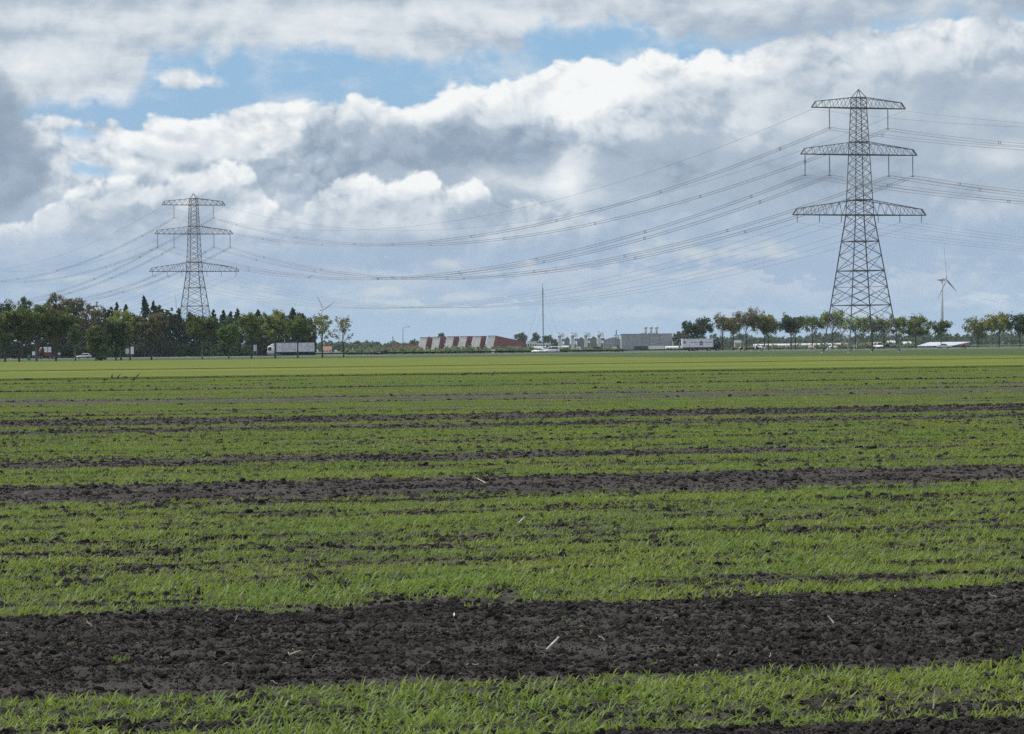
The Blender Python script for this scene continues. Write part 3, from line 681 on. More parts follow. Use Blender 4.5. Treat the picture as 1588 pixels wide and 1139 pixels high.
def make_pylon(label, loc):
    root = empty('transmission_pylon', loc, ARM_RZ); tag(root, label, 'pylon', 'steel lattice pylons of the power line')
    # --- mast body: four legs, horizontal frames, crossed bracing on the four faces
    b = MB(); lv = [0, 5.2, 9.4, 13.0, 16.2, 19.2, 22.0, 24.7, 27.2]
    z = 27.2; up = [28.7, 30.2, 31.95, 33.7, 35.5, 37.3, 39.1, 40.4, 41.6, 43.0, 44.3, 45.6, 47.0, 48.3, 49.4, 50.4]
    levels = lv + up
    def cor(z, i):
        w = float(body_w(z)); return Vector(((-w, w, w, -w)[i], (-w, -w, w, w)[i], z))
    for i in range(4):
        for a, c in ((0, 27.2), (27.2, 50.4)):
            b.bar(cor(a, i), cor(c, i), 0.135 if a == 0 else 0.10)
        b.bar(cor(50.4, i), (0, 0, 52.0), 0.08)
    for k in range(len(levels) - 1):
        z0, z1 = levels[k], levels[k + 1]
        for i in range(4):
            j = (i + 1) % 4; r = 0.065 if z0 < 27 else 0.055
            if k == 0:       # open legs with a K brace to the middle of the first frame
                mid = (cor(z1, i) + cor(z1, j)) / 2
                b.bar(cor(0.3, i), mid, r); b.bar(cor(0.3, j), mid, r)
                for q in (i, j):
                    h = cor(z0 + (z1 - z0) * 0.55, q); b.bar(h, cor(0.3, q) * 0.45 + mid * 0.55, 0.05); b.bar(h, cor(0.3, q) * 0.15 + mid * 0.85, 0.05)
            elif z0 < 16:    # lower panels: diamond plus sub-bracing
                m0, m1 = (cor(z0, i) + cor(z0, j)) / 2, (cor(z1, i) + cor(z1, j)) / 2; zm = (z0 + z1) / 2
                b.bar(cor(z0, i), cor(z1, j), r); b.bar(cor(z0, j), cor(z1, i), r)
                b.bar(cor(zm, i), (cor(z0, i) * 3 + cor(z1, j)) / 4, 0.05); b.bar(cor(zm, j), (cor(z0, j) * 3 + cor(z1, i)) / 4, 0.05)
                b.bar(cor(zm, i), (cor(z1, i) * 3 + cor(z0, j)) / 4, 0.05); b.bar(cor(zm, j), (cor(z1, j) * 3 + cor(z0, i)) / 4, 0.05)
            else:
                b.bar(cor(z0, i), cor(z1, j), r); b.bar(cor(z0, j), cor(z1, i), r)
            if k in (1, 2, 4, 6) or z0 in (27.2, 30.2, 39.1, 41.6, 48.3, 50.4): b.bar(cor(z0, i), cor(z0, j), 0.09)
        if k in (1, 3): b.bar(cor(z0, 0), cor(z0, 2), 0.05); b.bar(cor(z0, 1), cor(z0, 3), 0.05)
    for i in range(4):
        b.box(cor(0, i) + Vector((0, 0, 0.05)), (0.7, 0.7, 0.3), 1)
    b.build('lattice_mast', [M_steel, M_conc], root)
    # ladder rail in the middle of the mast
    # --- cross-arms
    for ci, (zl, zu, hl, th) in enumerate(CROSS):
        c = MB(); wl, wu = float(body_w(zl)), float(body_w(zu))
        for s in (-1, 1):
            tipl = [Vector((s * hl, q * 0.22, zl)) for q in (-1, 1)]; tipu = [Vector((s * (hl - 0.85), q * 0.16, zl + th)) for q in (-1, 1)]
            rl = [Vector((s * wl, q * wl, zl)) for q in (-1, 1)]; ru = [Vector((s * wu, q * wu, zu)) for q in (-1, 1)]
            n = (5, 6, 7)[ci]
            def lo(q, t): return rl[q].lerp(tipl[q], t)
            def hi(q, t): return ru[q].lerp(tipu[q], t)
            for q in (0, 1):
                c.bar(rl[q], tipl[q], 0.09); c.bar(ru[q], tipu[q], 0.07); c.bar(tipl[q], tipu[q], 0.09)
                for k in range(n):
                    t0, t1 = k / n, (k + 1) / n; tm = (t0 + t1) / 2
                    c.bar(hi(q, t0), lo(q, tm), 0.045); c.bar(lo(q, tm), hi(q, t1), 0.045)
            for k in range(n + 1):
                t = k / n; c.bar(lo(0, t), lo(1, t), 0.055); c.bar(hi(0, t), hi(1, t), 0.045)
                if k < n: c.bar(lo(0, t), lo(1, (k + 1) / n), 0.05); c.bar(lo(1, t), lo(0, (k + 1) / n), 0.05)
        for q in (-1, 1): c.bar((-wl, q * wl, zl), (wl, q * wl, zl), 0.10); c.bar((-wu, q * wu, zu), (wu, q * wu, zu), 0.08)
        c.build('crossarm', M_steel, root)
    for ci, off, L in INS:
        for s in (-1, 1):
            zl = CROSS[ci][0]; i = MB()
            if L > 2:
                prof = [(0.04, -0.05)]
                nd = 18
                for k in range(nd):
                    zz = -0.3 - k * (L - 0.85) / nd; prof += [(0.06, zz), (0.16, zz - 0.05), (0.06, zz - 0.10)]
                prof += [(0.04, -L + 0.4)]
                i.lathe([(r, z) for r, z in prof], 8)
                i.bar((0, 0, -L + 0.45), (-0.0, -0.32, -L - 0.05), 0.05); i.bar((0, 0, -L + 0.45), (0, 0.32, -L - 0.05), 0.05); i.bar((0, -0.32, -L - 0.05), (0, 0.32, -L - 0.05), 0.06)
                i.bar((-0.32, 0, -L - 0.05), (0.32, 0, -L - 0.05), 0.06)
            else:
                prof = [(0.03, 0.0)]
                for k in range(9):
                    zz = -0.1 - k * 0.14; prof += [(0.05, zz), (0.12, zz - 0.04), (0.05, zz - 0.08)]
                prof += [(0.03, -L)]
                i.lathe(prof, 8)
            o = i.build('insulator', M_ins, root); o.location = (s * off, 0, zl - 0.02)
    return root
M_conc = mat('concrete', (0.34, 0.33, 0.31), 0.9, var=0.15, vscale=3, bump=0.3)
make_pylon('large near lattice pylon standing in the meadow, on the right', PR)
make_pylon('smaller distant lattice pylon rising behind the dark left wood', PL)

WIRES = [('earth', 10.2, 48.3 - 0.35, 14.7)] + [('bundle', 6.5, 48.3 - 4.1, 15.0), ('bundle', 12.0, 39.1 - 4.25, 14.7), ('bundle', 6.6, 39.1 - 4.25, 14.7),
         ('single', 13.85, 27.2 - 1.5, 13.3), ('single', 8.95, 27.2 - 1.5, 13.3), ('single', 4.1, 27.2 - 1.5, 13.3)]
def build_wires():
    dots = [('earth', 10.2, 'thin earth wire on the {s} top arm tips, {w}'), ('bundle', 6.5, 'bundled conductor on the {s} top arm insulators, {w}'),
            ('bundle', 12.0, 'bundled conductor on the outer {s} middle arm insulators, {w}'), ('bundle', 6.6, 'bundled conductor on the inner {s} middle arm insulators, {w}'),
            ('single', 13.85, 'thin single wire on the outermost {s} lowest arm insulators, {w}'), ('single', 8.95, 'thin single wire on the middle {s} lowest arm insulators, {w}'),
            ('single', 4.1, 'thin single wire on the innermost {s} lowest arm insulators, {w}')]
    for A, B, where, seed in ((PL, PR, 'between the pylons', 1), (PR, PR + LD * SPAN, 'right of the near pylon', 2), (PL - LD * SPAN, PL, 'left of the far pylon', 3)):
        for (kind, off, z, sag), (_, _, lab) in zip(WIRES, dots):
            for s in (-1, 1):
                side = 'left' if s < 0 else 'right'
                def pt(t, dy=0.0, dz=0.0):
                    p = A.lerp(B, t) + ARM * (off * s + dy); p.z = z - 4 * sag * t * (1 - t) + dz; return p
                root = empty('power_cable', A + ARM * (off * s)); tag(root, lab.format(s=side, w=where), 'power cable', 'wires strung along the pylon line')
                o = root.location
                n = 44
                if kind == 'bundle':
                    offs = [(-0.2, 0.24), (0.2, 0.24), (-0.2, -0.24), (0.2, -0.24)]; r = 0.027
                else: offs = [(0, 0)]; r = 0.026 if kind == 'earth' else 0.024
                m = MB()
                for dy, dz in offs: m.tube([pt(i / n, dy, dz) - o for i in range(n + 1)], r, 3)
                m.build('conductor', M_wire, root)
                if kind == 'bundle':
                    k = 8; rr = random.Random(int(off * 10 + s) + seed)
                    sh = rr.uniform(-0.03, 0.03)
                    for i in range(k):
                        t = (i + 0.6) / k + sh + rr.uniform(-0.008, 0.008)
                        q = MB(); c = pt(t)
                        q.box((0, 0, 0.24), (0.44, 0.10, 0.07)); q.box((0, 0, -0.24), (0.44, 0.10, 0.07)); q.box((-0.2, 0, 0), (0.06, 0.1, 0.41)); q.box((0.2, 0, 0), (0.06, 0.1, 0.41))
                        d = q.build('spacer', M_wire, root); d.location = c - o; d.rotation_euler = (0, 0, ARM_RZ)
build_wires()

# ================================================================ TREES
def leaf_mat(name, c1, c2, trans=0.38, rv=0.22):
    m = mat(name, c1, 0.6, var=0.2, vscale=0.55, col2=c2, spec=0.25, rnd_var=rv, trans=trans, detail=4); return m
M_bark = mat('bark', (0.040, 0.035, 0.030), 0.95, var=0.3, vscale=3)
M_barkl = mat('grey_bark', (0.10, 0.095, 0.085), 0.95, var=0.3, vscale=3)
M_lf = dict(green=leaf_mat('street_tree_leaf', (0.087, 0.125, 0.034), (0.155, 0.198, 0.049)),
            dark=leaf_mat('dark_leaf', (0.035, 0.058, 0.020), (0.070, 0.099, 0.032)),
            spruce=leaf_mat('spruce_needle', (0.020, 0.038, 0.019), (0.041, 0.064, 0.029), 0.1),
            brown=leaf_mat('young_brown_leaf', (0.130, 0.121, 0.056), (0.228, 0.199, 0.086)),
            yellow=leaf_mat('yellow_green_leaf', (0.174, 0.217, 0.048), (0.270, 0.314, 0.064)),
            olive=leaf_mat('olive_leaf', (0.130, 0.160, 0.053), (0.217, 0.243, 0.078)),
            bush=leaf_mat('roadside_leaf', (0.160, 0.198, 0.094), (0.255, 0.293, 0.151)),
            farw=leaf_mat('haze_lightened_leaf', (0.058, 0.084, 0.043), (0.102, 0.131, 0.058)))  # far leaves lightened: part of the haze is put into their colour

def leaf_quads(g, centres, radii, n, size):
    """n leaf sprays scattered in clumps"""
    k = g.integers(0, len(centres), n); c = centres[k]; r = radii[k][:, None]
    d = g.normal(size=(n, 3)); d /= np.linalg.norm(d, axis=1)[:, None]
    p = c + d * r * (g.random((n, 1)) ** 0.5)
    nrm = g.normal(size=(n, 3)); nrm[:, 2] += 0.5; nrm /= np.linalg.norm(nrm, axis=1)[:, None]
    a = np.cross(nrm, g.normal(size=(n, 3))); a /= np.linalg.norm(a, axis=1)[:, None]; b = np.cross(nrm, a)
    s = size * g.uniform(0.6, 1.35, (n, 1))
    a = a * s; b = b * s * 0.62
    V = np.stack([p - a, p + b, p + a * 1.05, p - b * 0.95], 1).reshape(-1, 3)
    return V, np.arange(4 * n).reshape(n, 4)

def make_tree(name, seed, h, w, cb, leaf, dens=1.0, form='round', bark=None, label=None, group=None, cat='tree', lean=0.0, size=0.24, sparse=0.0):
    """h height, w crown width, cb height of the lowest foliage (m)"""
    g = np.random.default_rng(seed); rng = random.Random(seed)
    root = empty(name, (0, 0, 0)); tag(root, label, cat, group)
    t = MB(); tips = []; r0 = max(0.10, h * 0.017)
    bend = [(0, 0, 0)]
    ht = h * (0.97 if form in ('cone', 'column') else 0.72)
    for i in range(1, 6):
        f = i / 5; bend.append((rng.gauss(0, 0.012 * h) * f + lean * f * h, rng.gauss(0, 0.012 * h) * f, ht * f))
    t.tube(bend, [r0 * (1.25, 0.95, 0.82, 0.62, 0.4, 0.15)[i] for i in range(6)], 7)
    def trunk_at(z):
        f = min(0.999, max(0, z / ht)) * 5; i = int(f); a, b = Vector(bend[i]), Vector(bend[i + 1]); return a.lerp(b, f - i)
    cz = (h + cb) / 2; ry = (h - cb) / 2
    C = []; Rr = []
    if form == 'cone':
        n = int(12 + h)
        for k in range(n):
            z = cb + (h - cb) * (k / n) ** 0.9; rad = (w / 2) * (1 - (z - cb) / (h - cb)) ** 0.7 * rng.uniform(0.8, 1.1)
            for q in range(5 if rad > 0.6 else 3):
                a = rng.uniform(0, 6.28); base = trunk_at(z)
                e = base + Vector((math.cos(a) * rad, math.sin(a) * rad, -0.12 * rad + 0.1))
                t.tube([base, base.lerp(e, 0.5) + Vector((0, 0, 0.05)), e], [0.05, 0.035, 0.015], 4, cap=False)
                for f in (0.35, 0.65, 0.95):
                    C.append(tuple(base.lerp(e, f))); Rr.append(0.18 + 0.16 * rad * (1.1 - f))
        for q in range(9):
            f = 0.72 + 0.28 * q / 8; C.append((bend[-1][0], bend[-1][1], h * f - 0.15)); Rr.append(max(0.14, (w / 2) * (1 - f) * 1.3 + 0.1))
            C.append((bend[-1][0], bend[-1][1], h * f - 0.3)); Rr.append(max(0.14, (w / 2) * (1 - f) * 1.3 + 0.1))
    else:
        nl = int(rng.uniform(11, 15)); lop = [rng.uniform(0.78, 1.15) for _ in range(8)]
        for k in range(nl):
            z = cb * 0.85 + (ht - cb * 0.85) * (k + rng.random() * 0.7) / nl; base = trunk_at(z); a = k * 2.4 + rng.uniform(-0.5, 0.5)
            # end on the crown's envelope
            zz = min(h - 0.3, z + (h - z) * rng.uniform(0.25, 0.75)); q = max(0.08, 1 - ((zz - cz) / ry) ** 2)
            rad = w / 2 * math.sqrt(q) * lop[int((a % 6.283) / 6.2832 * 8) % 8] * rng.uniform(0.7, 1.0)
            if form == 'vase': rad *= 0.55 + 0.55 * (zz - cb) / (h - cb)
            e = Vector((base.x * 0.5 + math.cos(a) * rad, base.y * 0.5 + math.sin(a) * rad, zz))
            m = base.lerp(e, 0.5) + Vector((rng.gauss(0, 0.15), rng.gauss(0, 0.15), rng.uniform(-0.1, 0.35)))
            rl = r0 * rng.uniform(0.32, 0.5) * (1 - 0.5 * k / nl)
            t.tube([base, m, e], [rl, rl * 0.65, rl * 0.2], 5, cap=False)
            for j in range(4):
                f = rng.uniform(0.4, 1.0); s0 = (m.lerp(e, (f - 0.5) * 2) if f > 0.5 else base.lerp(m, f * 2))
                d = Vector((rng.gauss(0, 1), rng.gauss(0, 1), rng.gauss(0.35, 0.7))).normalized() * rng.uniform(0.10, 0.20) * w
                s1 = s0 + d; s1.z = min(max(s1.z, cb), h)
                t.tube([s0, s0.lerp(s1, 0.5) + Vector((0, 0, 0.06)), s1], [rl * 0.4, rl * 0.28, rl * 0.1], 4, cap=False)
                C.append(tuple(s1)); Rr.append(rng.uniform(0.07, 0.125) * w + 0.1)
                if rng.random() < 0.6: C.append(tuple(s0.lerp(s1, 0.5))); Rr.append(rng.uniform(0.05, 0.09) * w + 0.1)
            C.append(tuple(e)); Rr.append(rng.uniform(0.06, 0.11) * w + 0.1)
        # fill clumps inside the crown, fewer when sparse
        for k in range(int(26 * (1 - sparse))):
            d = Vector((rng.gauss(0, 1), rng.gauss(0, 1), rng.gauss(0, 1))).normalized() * rng.uniform(0.25, 0.95)
            li = lop[int((math.atan2(d.y, d.x) % 6.283) / 6.2832 * 8) % 8]
            C.append((d.x * w / 2 * li * 0.92 + lean * h * 0.6, d.y * w / 2 * li * 0.92, cz + d.z * ry * 0.95)); Rr.append(rng.uniform(0.06, 0.13) * w + 0.1)
    C = np.array(C); Rr = np.array(Rr)
    area = (h - cb) * w
    n = int(dens * area * (62 if form == 'cone' else 54) * (0.24 / size) ** 1.6 * (0.8 if form == 'cone' else 1))
    V, Q = leaf_quads(g, C, Rr, n, size)
    V[:, 2] = np.maximum(V[:, 2], 0.1)
    t.build('trunk', bark or M_bark, root)
    mesh_np('crown', V, Q, [M_lf[leaf]], parent=root)
    return root

def place_px(root, px, D, zb=0.0, rz=None):
    root.location = (X_at(px, D), D, zb)
    if rz is not None: root.rotation_euler = (0, 0, rz)
    return root

def row_tree(px, D, top, half, cbot, leaf, label, group, dens=1.0, form='round', sparse=0.0, name='roadside_tree', bark=None, size=0.24, seed=None):
    h = Z_at(px, top, D); cb = max(0.2, Z_at(px, cbot, D)); w = 2 * half / F * D
    return place_px(make_tree(name, seed or int(px * 7 + 3), h, w, cb, leaf, dens, form, bark, label, group, size=size, sparse=sparse), px, D)

GL = 'trees of the front row along the left edge of the field'
for a in [
    (8, 690, 473, 23, 541, 'green', 'round crowned roadside tree at the far left edge of the picture, before the wood', 1.15, 'round', 0.0),
    (30, 690, 472, 19, 540, 'green', 'round roadside tree between the leftmost tree and the red lorry', 1.1, 'round', 0.0),
    (57, 692, 469, 23, 532, 'green', 'roadside tree with straight pale trunk just left of the red lorry', 1.1, 'round', 0.0),
    (87, 694, 475, 24, 533, 'green', 'roadside tree with broad round crown just right of the red lorry', 1.15, 'round', 0.0),
    (117, 697, 499, 11, 538, 'green', 'small slender roadside tree above the silver car', 0.9, 'round', 0.2),
    (149, 700, 502, 15, 556, 'green', 'bushy low tree leafy to the ground right of the silver car', 1.3, 'round', 0.0),
    (180, 703, 491, 17, 551, 'dark', 'dark green roadside tree beside the low bushy tree', 1.3, 'round', 0.0),
    (188, 716, 477, 18, 535, 'yellow', 'taller yellow green tree behind the dark bushy pair', 0.95, 'round', 0.0),
    (202, 712, 489, 13, 536, 'olive', 'narrow olive tree beside the white road sign', 1.0, 'round', 0.0),
    (235, 716, 481, 20, 531, 'brown', 'brownish roadside tree right of the white road sign', 1.2, 'round', 0.0),
    (314, 730, 486, 21, 532, 'green', 'roadside tree with pale trunk under the far pylon', 1.15, 'round', 0.0),
    (355, 737, 500, 15, 541, 'green', 'lower roadside tree with teardrop crown right of the far pylon', 1.15, 'round', 0.0),
    (390, 745, 483, 20, 530, 'green', 'broad roadside tree beside the small grey sign panel', 1.1, 'round', 0.0),
    (427, 753, 477, 17, 528, 'olive', 'roadside tree whose trunk stands before the white lorry cab', 0.9, 'round', 0.1),
    (462, 760, 489, 18, 528, 'green', 'roadside tree whose trunk stands before the white trailer', 1.1, 'round', 0.0),
    (500, 770, 480, 18, 530, 'olive', 'thin leaved tree at the right end of the left wood', 0.42, 'round', 0.7),
    (533, 775, 489, 18, 532, 'brown', 'sparse brownish tree standing alone right of the left wood', 0.30, 'round', 0.8)]:
    row_tree(a[0], a[1], a[2], a[3] * (1.12 if a[9] < 0.5 else 1), a[4] + (2 if a[9] < 0.5 else 0), *a[5:7], GL, a[7] * (1.35 if a[9] < 0.5 else 1), a[8], a[9], bark=M_barkl if a[0] in (57, 117, 314) else M_bark, size=0.20 if a[9] > 0.5 else 0.23)

GR = 'trees of the row along the right road'
for a in [
    (1082, 1090, 493, 22, 528, 'dark', 'dark green tree rising behind the white box lorry', 1.25, 'round', 0.0),
    (1121, 1085, 486, 17, 520, 'brown', 'thin brownish tree just right of the box lorry cab', 0.55, 'vase', 0.4),
    (1137, 1084, 488, 16, 522, 'olive', 'small forked olive tree left of the broad brown tree', 0.75, 'vase', 0.2),
    (1158, 1080, 479, 24, 516, 'brown', 'broad brown leaved tree with dark trunk, tallest of its neighbours', 0.72, 'round', 0.3),
    (1186, 1078, 480, 16, 520, 'olive', 'tall olive tree right of the broad brown tree', 0.9, 'round', 0.1),
    (1192, 1083, 491, 18, 523, 'olive', 'lower olive tree with its trunk close to a taller neighbour', 0.8, 'round', 0.2),
    (1227, 1070, 488, 19, 518, 'dark', 'dark green tree left of two paired trunks at the meadow', 1.1, 'round', 0.0),
    (1234, 1080, 487, 17, 520, 'green', 'green tree paired with a darker one in the right row', 0.9, 'round', 0.1),
    (1260, 1062, 486, 20, 517, 'green', 'round green tree with open lower branches left of the near pylon', 0.75, 'round', 0.3),
    (1292, 1056, 474, 22, 518, 'olive', 'tall open tree touching the left side of the near pylon', 0.55, 'vase', 0.5),
    (1327, 1052, 491, 21, 520, 'yellow', 'yellowish tree behind the left legs of the near pylon', 0.7, 'round', 0.2),
    (1354, 1047, 489, 17, 520, 'olive', 'olive tree in the middle of the near pylon legs', 0.75, 'vase', 0.2),
    (1371, 1046, 490, 15, 522, 'yellow', 'yellow green tree between the right legs of the near pylon', 0.65, 'vase', 0.3),
    (1390, 1043, 487, 15, 519, 'olive', 'olive tree just behind the right leg of the near pylon', 0.7, 'round', 0.2),
    (1421, 1036, 488, 23, 524, 'green', 'wide dark tree with forked trunk right of the near pylon', 1.0, 'round', 0.0),
    (1460, 1030, 494, 18, 520, 'green', 'single green tree in front of the wind turbine', 0.9, 'round', 0.1),
    (1517, 1018, 490, 22, 527, 'olive', 'first olive tree right of the gap at the solar roof', 0.75, 'round', 0.2),
    (1550, 1012, 484, 22, 524, 'yellow', 'tall yellow green tree second from the right end of the row', 0.85, 'round', 0.1),
    (1582, 1006, 485, 22, 522, 'dark', 'dark green tree at the right end of the row', 1.05, 'round', 0.0)]:
    row_tree(a[0], a[1], a[2], a[3] * 1.08, *a[4:7], GR, a[7] * 1.3, a[8], a[9], size=0.26 if a[9] < 0.3 else 0.22)

# --- the wood at the left: individual trees behind the front row
GW = 'trees of the dark wood behind the left road'
WOOD = [  # px, top, half width, kind, leaf
    (2, 463, 26, 'r', 'dark'), (36, 458, 17, 'r', 'dark'), (62, 466, 17, 'r', 'dark'), (78, 461, 16, 'r', 'brown'), (97, 452, 23, 'r', 'brown'), (118, 456, 18, 'r', 'brown'),
    (136, 457, 14, 's', 'brown'), (152, 460, 13, 's', 'brown'), (168, 471, 12, 'r', 'dark'), (183, 469, 9, 'c', 'spruce'), (196, 472, 10, 'c', 'spruce'), (210, 478, 12, 'r', 'dark'),
    (226, 459, 12, 'c', 'spruce'), (240, 467, 11, 'c', 'spruce'), (253, 470, 13, 'r', 'dark'), (266, 474, 11, 'r', 'dark'), (279, 478, 10, 'c', 'spruce'), (296, 484, 12, 'c', 'spruce'), (311, 487, 12, 'r', 'dark'),
    (331, 480, 10, 'c', 'spruce'), (346, 481, 10, 'c', 'spruce'), (358, 483, 8, 'c', 'spruce'), (369, 479, 11, 'c', 'spruce'), (386, 482, 12, 'r', 'dark'), (402, 480, 12, 'c', 'spruce'),
    (421, 477, 12, 's', 'olive'), (436, 482, 12, 'r', 'dark'), (454, 477, 12, 'c', 'spruce'), (470, 486, 10, 'c', 'spruce'), (482, 494, 9, 'r', 'dark')]
def build_wood():
    cone = [x for x in WOOD if x[3] == 'c']; oth = [x for x in WOOD if x[3] != 'c']
    hints = {2: 'dark broadleaf treetop at the left edge of the wood', 36: 'dark round treetop second from the left edge of the wood', 62: 'dark dip in the treetops left of the brown crowns', 78: 'brown crown at the left foot of the highest brown crown',
             97: 'highest brown crown of the left wood', 118: 'brown crown leaning on the right of the highest one', 136: 'thin twiggy brown crown with sky showing through, beside the brown crowns', 152: 'smaller thin twiggy crown nearest the spruces',
             168: 'low dark crown left of the first spruce tip', 183: 'first pointed spruce tip right of the brown crowns', 196: 'second spruce tip, just behind the yellow green tree', 210: 'low dark crown before the tallest spruce',
             226: 'tallest pointed spruce of the left wood', 240: 'spruce just right of the tallest one', 253: 'dark round crown right of the two tall spruces', 266: 'dark crown left of the far pylon foot', 279: 'spruce touching the left leg of the far pylon',
             296: 'spruce in front of the far pylon legs', 311: 'dark crown at the right leg of the far pylon', 331: 'first spruce right of the far pylon', 346: 'second spruce right of the far pylon', 358: 'thin short spruce, third right of the far pylon',
             369: 'broad spruce, fourth right of the far pylon', 386: 'dark crown above the small grey sign panel', 402: 'spruce left of the airy crown above the lorry cab', 421: 'airy crown with sky gaps above the white lorry cab',
             436: 'dark crown over the front of the white trailer', 454: 'tall sharp spruce over the white trailer', 470: 'last spruce at the right end of the wood', 482: 'low dark crown at the right end of the wood'}
    for k, (px, top, half, kd, leaf) in enumerate(WOOD):
        D = 1036 + (k * 37 % 34)
        row_tree(px, D, top, half * (1.15 if kd != 'c' else 1.5), 546 if kd != 'c' else 541, leaf, hints[px], GW, 0.95 if kd == 'r' else (0.35 if kd == 's' else 0.8),
                 'cone' if kd == 'c' else 'round', 0.6 if kd == 's' else 0.0, 'spruce' if kd == 'c' else 'woodland_tree', size=0.30, seed=900 + k)
build_wood()

def leaf_mass(name, spots, leaf, size, seed, label, dens=1.0):
    """a thicket seen as one mass: spots are (x, y, z, rx, ry, rz)"""
    g = np.random.default_rng(seed); Vs = []; n0 = 0
    for (x, y, z, rx, ry, rz) in spots:
        k = int(7 * dens * (rx * rz) / size ** 2) + 12
        c = g.normal(size=(14, 3)); c /= np.linalg.norm(c, axis=1)[:, None]; c *= g.uniform(0.45, 0.9, (14, 1))
        c = c * np.array([rx, ry, rz]) + np.array([x, y, z]); rr = np.full(14, 0.42 * min(rx, rz))
        V, _ = leaf_quads(g, c, rr, k, size); V[:, 2] = np.maximum(V[:, 2], 0.02); Vs.append(V)
    V = np.concatenate(Vs); o = mesh_np(name, V, np.arange(len(V)).reshape(-1, 4), [M_lf[leaf]]); tag(o, label, None, None, 'stuff'); return o
def build_masses():
    r = random.Random(4)
    sp = []
    for px in np.arange(-60, 486, 3.4):
        for q in range(4):
            D = r.uniform(1045, 1100) if q else r.uniform(1036, 1052); z = r.uniform(0.6, 3.4) if q < 2 else (r.uniform(4, 8) if q == 2 else r.uniform(8, 11.5))
            sp.append((X_at(px + r.uniform(-3, 3), D), D, z, r.uniform(1.2, 2.4), 1.6, r.uniform(1.2, 2.4)))
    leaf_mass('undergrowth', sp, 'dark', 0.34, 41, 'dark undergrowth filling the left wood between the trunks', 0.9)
    sp = []
    for px in np.arange(-300, 0, 9):      # the wood goes on beyond the left edge
        D = r.uniform(1040, 1120); sp.append((X_at(px, D), D, r.uniform(2, 10), 4.0, 3, 4.4))
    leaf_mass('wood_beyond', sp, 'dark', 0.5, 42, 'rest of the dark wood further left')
    sp = []
    for px in np.arange(540, 965, 2.6):
        D = r.uniform(1075, 1160); hh = r.uniform(0.7, 1.6) * (1.35 if px < 830 else 0.75)
        sp.append((X_at(px + r.uniform(-2, 2), D), D, hh * 0.55, r.uniform(0.8, 1.9), 1.2, hh * 0.8))
    leaf_mass('roadside_bushes', sp, 'bush', 0.26, 43, 'pale grey green bushes along the far side of the road')
    sp = []
    for px in np.arange(1045, 1620, 5.2):     # far wood beyond the right row
        D = r.uniform(2300, 3000); top = Z_at(px, r.uniform(515, 524) - (px - 1300) * 0.006, D); 
        sp.append((X_at(px, D), D, top * 0.52, r.uniform(4, 8), 5, top * 0.5))
        sp.append((X_at(px + r.uniform(-3, 3), D - 40), D - 40, top * 0.3, r.uniform(4, 7), 5, top * 0.32))
    for px in np.arange(486, 660, 4.2):
        D = r.uniform(2200, 2700); top = Z_at(px, r.uniform(527, 535), D)
        sp.append((X_at(px, D), D, top * 0.5, r.uniform(3, 6), 5, top * 0.52))
    for px in list(np.arange(-100, 486, 8)) + list(np.arange(660, 1050, 6)) + list(np.arange(1620, 2300, 9)) + list(np.arange(-700, -100, 9)):
        D = r.uniform(2500, 3100); top = Z_at(px, r.uniform(529, 533), D) - 1
        sp.append((X_at(px, D), D, top * 0.5, r.uniform(5, 8), 5, max(2.5, top * 0.52)))
    leaf_mass('distant_wood', sp, 'farw', 0.95, 44, 'distant bluish wood along the horizon', 1.1)
    sp = []
    for px in np.arange(1140, 1330, 5):
        D = r.uniform(1240, 1300); sp.append((X_at(px, D), D, 0.8, r.uniform(0.8, 2.0), 1.2, r.uniform(0.8, 1.6)))
    for px in np.arange(1300, 1420, 4):
        D = r.uniform(1180, 1260); sp.append((X_at(px, D), D, 1.0, r.uniform(1.0, 2.0), 1.2, r.uniform(0.9, 1.7)))
    leaf_mass('hedge_bushes', sp, 'bush', 0.28, 45, 'low hedge bushes beyond the right row of trees')
build_masses()
# solitary bushes in front of the road
for px, D, hh, wd, leaf, lab in [(874, 990, 1.35, 3.2, 'green', 'round dark bush right of the white van at the roadside'), (598.5, 985, 1.75, 1.0, 'dark', 'small dark bush at the tail of the black car'),
                           (1376, 1080, 1.5, 1.7, 'dark', 'dark bush beside the white van under the near pylon'), (157, 712, 1.0, 2.4, 'dark', 'low dark shrub at the foot of the bushy low tree')]:
    o = make_tree('bush', int(px), hh, wd, 0.08, leaf, 2.6, 'round', None, lab, 'bushes at the roadside', 'bush', size=0.15); place_px(o, px, D)
# single far trees around the buildings
for px, D, top, half, leaf, lab in [(685, 2350, 514.5, 8, 'farw', 'far round tree rising behind the second grey gable'), (667, 2350, 521, 6, 'farw', 'far low tree behind the first grey gable'), (711, 2340, 521, 4, 'farw', 'far small tree behind the fourth grey gable'),
                              (640, 2300, 527, 6, 'farw', 'far small tree behind the red roofed building'), (809, 2300, 514, 11, 'farw', 'first far round tree right of the long red wall'), (831, 2320, 515.5, 10, 'farw', 'far round tree just left of the guyed mast'),
                              (849, 2350, 519, 9, 'farw', 'far tree just right of the guyed mast'), (860, 2380, 524, 6, 'farw', 'low far tree left of the first white stack'),
                              (1052, 1900, 513, 9, 'farw', 'far tree right of the grey hall'), (1064, 1940, 511, 9, 'farw', 'far bluish tree left of the tree behind the box lorry')]:
    h = Z_at(px, top, D); place_px(make_tree('distant_tree', int(px), h, 2 * half / F * D, 1.2, leaf, 0.9, 'round', None, lab, 'far trees around the industrial buildings', size=0.5), px, D)

